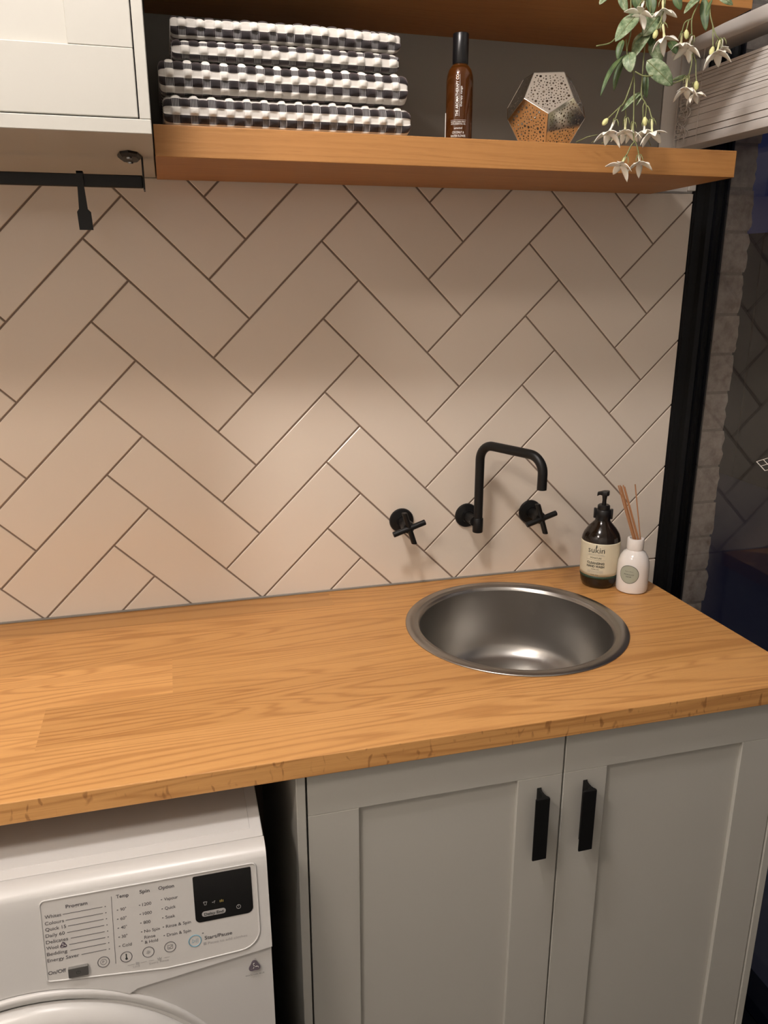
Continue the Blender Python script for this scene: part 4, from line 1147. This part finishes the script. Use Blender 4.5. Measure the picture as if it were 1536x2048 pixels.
# ================================================================== HANGING PLANT
LEAVES=[
  ((0.7807, -0.335, 0.2441),(0.7415, -0.345, 0.2024),0.0230,0.10),
  ((0.7721, -0.33, 0.2501),(0.7728, -0.33, 0.2436),0.0074,0.00),
  ((0.8236, -0.325, 0.2486),(0.7961, -0.33, 0.217),0.0267,-0.20),
  ((0.8101, -0.32, 0.2273),(0.7821, -0.33, 0.1855),0.0222,0.30),
  ((0.8004, -0.34, 0.1817),(0.8423, -0.35, 0.1475),0.0267,0.00),
  ((0.7723, -0.335, 0.192),(0.7717, -0.345, 0.1625),0.0207,0.20),
  ((0.7737, -0.32, 0.1921),(0.7259, -0.34, 0.1282),0.0096,0.60),
  ((0.7754, -0.315, 0.1879),(0.7595, -0.32, 0.1414),0.0119,0.50),
  ((0.8182, -0.318, 0.2126),(0.8344, -0.325, 0.1843),0.0222,-0.30),
  ((0.8533, -0.315, 0.2177),(0.8563, -0.33, 0.1963),0.0163,-0.50),
  ((0.7515, -0.33, 0.2709),(0.7627, -0.335, 0.2454),0.0126,0.20),
  ((0.7395, -0.325, 0.2701),(0.7189, -0.33, 0.2534),0.0133,0.40),
  ((0.9007, -0.315, 0.2814),(0.8669, -0.325, 0.2537),0.0119,0.40),
  ((0.9097, -0.31, 0.2822),(0.9124, -0.32, 0.2342),0.0141,0.20),
  ((0.9166, -0.335, 0.2796),(0.9379, -0.345, 0.265),0.0104,0.20),
  ((0.9104, -0.33, 0.2738),(0.8993, -0.335, 0.25),0.0067,0.70),
  ((0.8159, -0.315, 0.1708),(0.8175, -0.32, 0.1338),0.0111,0.40),
  ((0.8046, -0.325, 0.1421),(0.7666, -0.335, 0.1102),0.0096,0.40),
  ((0.8086, -0.325, 0.1373),(0.794, -0.33, 0.1201),0.0059,0.40),
  ((0.7729, -0.312, 0.2145),(0.7652, -0.315, 0.1859),0.0119,0.40),
  ((0.827, -0.312, 0.2318),(0.8158, -0.32, 0.2071),0.0178,0.20),
  ((0.8512, -0.335, 0.1587),(0.8777, -0.33, 0.1683),0.0059,0.80),
  ((0.8113, -0.315, 0.2772),(0.8162, -0.32, 0.2507),0.0163,0.00),
  ((0.7866, -0.31, 0.2794),(0.7946, -0.315, 0.2559),0.0148,0.00),
  ((0.8576, -0.31, 0.2836),(0.8676, -0.315, 0.2613),0.0133,0.20),
]
FLOWERS=[
  ((0.7788, -0.345, 0.2426),(0.7838, -0.345, 0.2587),1.15),
  ((0.8236, -0.335, 0.2512),(0.8219, -0.335, 0.2657),1.10),
  ((0.8208, -0.35, 0.211),(0.8161, -0.35, 0.2294),1.15),
  ((0.8765, -0.33, 0.2059),(0.8815, -0.33, 0.2227),1.10),
  ((0.8669, -0.325, 0.2106),(0.8666, -0.325, 0.2271),0.90),
  ((0.9187, -0.345, 0.1981),(0.9216, -0.345, 0.2162),1.15),
  ((0.9341, -0.335, 0.207),(0.9321, -0.335, 0.2207),0.80),
  ((0.8768, -0.335, 0.1474),(0.8772, -0.335, 0.1658),1.00),
  ((0.8973, -0.33, 0.1424),(0.8952, -0.33, 0.1587),0.90),
  ((0.7421, -0.345, 0.0772),(0.7507, -0.345, 0.0958),1.05),
  ((0.7785, -0.33, 0.0824),(0.7782, -0.33, 0.1024),1.00),
  ((0.7939, -0.325, 0.0824),(0.7942, -0.325, 0.0968),0.80),
  ((0.8097, -0.335, 0.0844),(0.8089, -0.335, 0.1001),0.90),
  ((0.8171, -0.345, 0.0803),(0.8149, -0.345, 0.1001),1.15),
  ((0.7672, -0.345, 0.0324),(0.7748, -0.345, 0.0449),1.10),
  ((0.8035, -0.34, 0.0371),(0.8005, -0.34, 0.0486),1.05),
]
BUDS=[
  ((0.7347, -0.345, 0.093),(0.7393, -0.345, 0.0981)),
  ((0.8029, -0.345, 0.0967),(0.8024, -0.345, 0.101)),
  ((0.808, -0.345, 0.2168),(0.8091, -0.345, 0.2222)),
  ((0.8681, -0.335, 0.2233),(0.8674, -0.335, 0.2287)),
  ((0.9093, -0.345, 0.201),(0.9104, -0.345, 0.2059)),
  ((0.8949, -0.335, 0.1541),(0.8942, -0.335, 0.1597)),
]
STEMS=[
  [(0.7811, -0.31, 0.283),(0.7748, -0.33, 0.2237),(0.7681, -0.335, 0.1917),(0.7831, -0.335, 0.1619),(0.7867, -0.335, 0.1273),(0.7891, -0.337, 0.0832),(0.7898, -0.34, 0.0663)],
  [(0.7898, -0.34, 0.0663),(0.7839, -0.342, 0.0608),(0.7748, -0.345, 0.0449)],
  [(0.7895, -0.34, 0.0699),(0.7956, -0.34, 0.0615),(0.8005, -0.34, 0.0486)],
  [(0.8136, -0.31, 0.2855),(0.8088, -0.325, 0.2408),(0.8039, -0.325, 0.2065),(0.8009, -0.33, 0.1639),(0.799, -0.335, 0.1349),(0.805, -0.337, 0.125),(0.8078, -0.338, 0.1172),(0.8089, -0.335, 0.1001)],
  [(0.8076, -0.338, 0.1194),(0.811, -0.34, 0.1163),(0.8149, -0.345, 0.1001)],
  [(0.805, -0.337, 0.125),(0.8023, -0.337, 0.1172),(0.8063, -0.335, 0.1)],
  [(0.7831, -0.335, 0.1619),(0.7777, -0.33, 0.1348),(0.7674, -0.335, 0.1193),(0.7616, -0.338, 0.1157),(0.7507, -0.345, 0.0958)],
  [(0.7616, -0.338, 0.1157),(0.7393, -0.345, 0.0981)],
  [(0.7823, -0.33, 0.149),(0.7757, -0.33, 0.1277),(0.7782, -0.33, 0.1024)],
  [(0.8361, -0.31, 0.2873),(0.8293, -0.33, 0.261),(0.8153, -0.345, 0.236),(0.8164, -0.35, 0.2268)],
  [(0.8153, -0.345, 0.236),(0.8091, -0.345, 0.2222)],
  [(0.7973, -0.32, 0.2813),(0.788, -0.34, 0.265),(0.784, -0.345, 0.2574)],
  [(0.9089, -0.305, 0.2945),(0.8925, -0.32, 0.2685),(0.8785, -0.33, 0.2458),(0.8815, -0.33, 0.2227)],
  [(0.8785, -0.33, 0.2458),(0.8668, -0.33, 0.2402),(0.8666, -0.325, 0.2271)],
  [(0.8734, -0.33, 0.244),(0.8674, -0.335, 0.2287)],
  [(0.9164, -0.32, 0.2907),(0.9052, -0.335, 0.2585),(0.91, -0.34, 0.2358),(0.9135, -0.345, 0.2225),(0.9216, -0.345, 0.2162)],
  [(0.91, -0.34, 0.2358),(0.9104, -0.345, 0.2059)],
  [(0.8849, -0.325, 0.2242),(0.8857, -0.33, 0.1898),(0.8797, -0.335, 0.1673),(0.8774, -0.335, 0.1637)],
  [(0.8943, -0.328, 0.1908),(0.8943, -0.332, 0.1688),(0.8942, -0.335, 0.1597)],
  [(0.8873, -0.325, 0.205),(0.8947, -0.328, 0.1873)],
  [(0.8453, -0.345, 0.1508),(0.8681, -0.34, 0.16),(0.8797, -0.335, 0.1673)],
  [(0.7534, -0.33, 0.2155),(0.7382, -0.335, 0.2026),(0.7106, -0.345, 0.1944)],
  [(0.7784, -0.345, 0.1643),(0.7914, -0.35, 0.1578),(0.8056, -0.352, 0.1589)],
  [(0.7681, -0.335, 0.1917),(0.7646, -0.335, 0.2097)],
  [(0.7792, -0.33, 0.197),(0.7847, -0.33, 0.2109),(0.807, -0.325, 0.2258)],
]
pt = thing('hanging_plant', 'trailing plant with white star flowers hanging over the shelves', 'plant', (0.84, -0.17, 0.3225))
bm = bmesh.new(); lathe(bm, [(0, 0.0005), (0.045, 0.0005), (0.05, 0.004), (0.062, 0.10), (0.066, 0.104), (0.066, 0.112), (0.060, 0.112), (0.055, 0.098), (0, 0.096)], (0.84, -0.17, 0.3225), seg=40, cap=False)
obj('flower_pot', bm, M['pot'], pt, smooth=True)
bm = bmesh.new()
for s in STEMS:
    p = [Vector(q) for q in s]
    if p[0].z > 0.277:
        x0 = p[0].x
        p = [Vector((0.84 + (x0 - 0.84) * 0.3, -0.19, 0.415)), Vector((0.84 + (x0 - 0.84) * 0.6, -0.25, 0.445)), Vector((x0, -0.305, 0.40)), Vector((x0, -0.3085, 0.33))] + p
    tube(bm, smooth_path(p, 5), 0.0010, 6)
obj('stem', bm, M['stem'], pt, smooth='all')
# thin pale tendrils lying by the shelf edge
bm = bmesh.new()
for a, b in (((0.7105, -0.30, 0.0695), (0.735, -0.322, 0.078)), ((0.7375, -0.30, 0.0695), (0.748, -0.32, 0.076)), ((0.756, -0.30, 0.0697), (0.784, -0.325, 0.0785)), ((0.845, -0.30, 0.0697), (0.815, -0.325, 0.080))):
    a, b = Vector(a), Vector(b); tube(bm, [a, (a + b) / 2 + Vector((0, -0.002, 0.002)), b], 0.0007, 5)
obj('tendril', bm, M['stem'], pt, smooth='all')
rl = random.Random(21)
for i, (b, t_, wd, roll) in enumerate(LEAVES):
    b, t_ = Vector(b), Vector(t_); ax = (t_ - b); Ln = ax.length; ax.normalize()
    view = Vector((-0.55, -0.80, 0.10)).normalized()
    sd = ax.cross(view).normalized(); nm = sd.cross(ax).normalized()
    if nm.dot(view) < 0: nm = -nm
    q = Matrix.Rotation(roll * 0.8, 3, ax); sd = q @ sd; nm = q @ nm
    bend = rl.uniform(0.04, 0.12) * Ln
    bm = bmesh.new(); gr = []
    nu_, nv_ = 12, 6
    for k in range(nu_ + 1):
        u = k / nu_; hw = wd * 0.5 * (math.sin(PI * min(1, u ** 0.8)) ** 0.62 if 0 < u < 1 else 0.03)
        row = []
        for j in range(nv_ + 1):
            v = (j / nv_ - 0.5) * 2
            p = b + ax * (Ln * u) + sd * (hw * v) + nm * (bend * math.sin(PI * u) + 0.10 * wd * (abs(v) ** 1.3) * math.sin(PI * u))
            row.append(bm.verts.new(p))
        gr.append(row)
    for k in range(nu_):
        for j in range(nv_): bm.faces.new([gr[k][j], gr[k + 1][j], gr[k + 1][j + 1], gr[k][j + 1]])
    bmesh.ops.recalc_face_normals(bm, faces=bm.faces)
    bmesh.ops.solidify(bm, geom=list(bm.faces), thickness=0.0005)
    lf = obj('leaf', bm, M['leaf'] if i not in (6, 7, 9, 13, 15, 16, 19, 20, 22, 23, 24) else M['leaf_dark'], pt, smooth='all')
    bm = bmesh.new()
    tube(bm, [b + ax * (Ln * u) + nm * (bend * math.sin(PI * u) + 0.0004) for u in (0, 0.2, 0.4, 0.6, 0.8, 0.95)], [0.0006, 0.0006, 0.0005, 0.0004, 0.0003, 0.0002], 5)
    obj('midrib', bm, M['stem'], lf, smooth='all')
for i, (th, nk, s) in enumerate(FLOWERS):
    s *= 1.18
    th, nk = Vector(th), Vector(nk); a = (th - nk).normalized()
    a = (a + Vector((rl.uniform(-0.25, 0.25), -0.30, 0))).normalized()
    fl = bpy.data.objects.new('flower', None); COL.objects.link(fl); fl.parent = pt; fl['org'] = list(org_of(pt)); fl.empty_display_size = 0.01
    bm = bmesh.new()
    tube(bm, [nk, nk + (th - nk) * 0.25, nk + (th - nk) * 0.6, th - a * 0.001, th + a * 0.001], [0.0013, 0.0021, 0.0016, 0.0023, 0.0030], 8)
    obj('flower_tube', bm, M['tubecol'] if i % 3 else M['petal'], fl, smooth='all')
    e = a.orthogonal().normalized(); f_ = a.cross(e); ph0 = rl.uniform(0, 2 * PI)
    for k in range(5):
        an = ph0 + 2 * PI * k / 5; r_ = e * math.cos(an) + f_ * math.sin(an); sd = a.cross(r_)
        Lp = 0.0180 * s * rl.uniform(0.88, 1.08); Wp = 0.0105 * s
        dr_ = rl.uniform(0.25, 0.75); bm = bmesh.new(); gr = []
        for q in range(8):
            u = q / 7; hw = Wp * 0.5 * (0.45 + 0.9 * u if u < 0.4 else 0.81 * max(0.0, 1 - ((u - 0.4) / 0.6) ** 1.7) ** 0.8 + 0.02)
            row = []
            for j in range(5):
                v = (j - 2) / 2
                p = th + r_ * (0.0010 + Lp * (u - 0.12 * u * u)) + a * (Lp * (dr_ * u * u * 1.0 + 0.05)) + sd * (hw * v) - a * (0.0012 * abs(v) * math.sin(PI * min(1, u + 0.1)))
                row.append(bm.verts.new(p))
            gr.append(row)
        for q in range(7):
            for j in range(4): bm.faces.new([gr[q][j], gr[q + 1][j], gr[q + 1][j + 1], gr[q][j + 1]])
        bmesh.ops.recalc_face_normals(bm, faces=bm.faces)
        bmesh.ops.solidify(bm, geom=list(bm.faces), thickness=0.0006)
        obj('petal', bm, M['petal'], fl, smooth='all')
    bm = bmesh.new()
    for k in range(3):
        an = ph0 + 2 * PI * k / 3; r_ = e * math.cos(an) + f_ * math.sin(an)
        tube(bm, [nk, nk + r_ * 0.003 - a * 0.001, nk + r_ * 0.0055 + a * 0.004, nk + r_ * 0.006 + a * 0.010], [0.0006, 0.0009, 0.0008, 0.0003], 5)
    obj('calyx', bm, M['stem'], fl, smooth='all')
for c, tp in BUDS:
    c, tp = Vector(c), Vector(tp); ax = (c - tp).normalized()
    bm = bmesh.new(); lathe(bm, [(0, -0.0065), (0.0020, -0.005), (0.0037, -0.0015), (0.0038, 0.0015), (0.0028, 0.0050), (0, 0.0075)], c, ax, 14, cap=False)
    obj('flower_bud', bm, M['bud'], pt, smooth='all')

# ================================================================== VENETIAN BLIND
BLX0, BLX1, BLY0, BLY1 = 1.0855, 1.1345, -2.1, -0.008
vb = thing('venetian_blind', 'pale venetian blind drawn up above the glass door', 'blind', (1.11, -1.0, 0.11))
obj('bottom_rail', nbox(BLX0, BLX1, BLY0, BLY1, 0.1125, 0.1295, 0.003, 2), M['blind'], vb, smooth=True)
rs = random.Random(2)
z = 0.1300
nsl = 15
for k in range(nsl):
    st_ = 0.0118 if k < 4 else 0.0060
    dx = rs.uniform(-0.0012, 0.0012)
    bm = bmesh.new()
    prof = [(BLX0 + dx, z + 0.0003), (BLX0 + dx + 0.012, z + 0.0014), (BLX0 + dx + 0.025, z + 0.0018), (BLX0 + dx + 0.037, z + 0.0014), (BLX1 + dx, z + 0.0003)]
    poly = prof + [(x, zz_ + st_ - 0.0007 - (0.0 if x < BLX0 + 0.003 else 0.0015)) for x, zz_ in prof[::-1]]
    prism(bm, poly, lambda u, v, d: (u, d, v), BLY0 + rs.uniform(0, 0.002), BLY1 - rs.uniform(0, 0.003))
    obj('slat', bm, M['blind'], vb)
    z += st_
STOP = z
obj('head_rail', nbox(BLX0 - 0.002, BLX1, BLY0, BLY1, 0.279, 0.309, 0.002, 2), M['blind'], vb, smooth=True)
for yy in (-0.075, -0.6, -1.2, -1.8):
    for xx in (BLX0 - 0.0012, BLX1 + 0.0012):
        bm = bmesh.new(); tube(bm, [(xx, yy, 0.279), (xx, yy, STOP), (xx, yy, 0.118)], 0.0007, 5)
        obj('ladder_cord', bm, M['cord'], vb)
bm = bmesh.new()
box(bm, BLX0 - 0.0085, BLX0 - 0.0075, -0.0155, -0.0115, 0.117, 0.281)
obj('lift_tape', bm, M['cord'], vb)
bm = bmesh.new(); rc = random.Random(9)
pts = [(BLX0 - 0.004, -0.035, 0.235)]
for k in range(150):
    a = k * 0.62
    zc_ = 0.205 - 0.080 * (k / 150); wv = 0.013 + 0.006 * math.sin(k * 0.11)
    pts.append((BLX0 - 0.008 + 0.004 * math.sin(a * 1.3), -0.038 + wv * math.cos(a) - 0.006 * math.sin(k * 0.045), zc_ + 0.008 * math.sin(a) + rc.uniform(-0.002, 0.002)))
tube(bm, smooth_path(pts, 3), 0.00075, 5)
obj('coiled_cord', bm, M['cord'], vb, smooth='all')

drop_org()
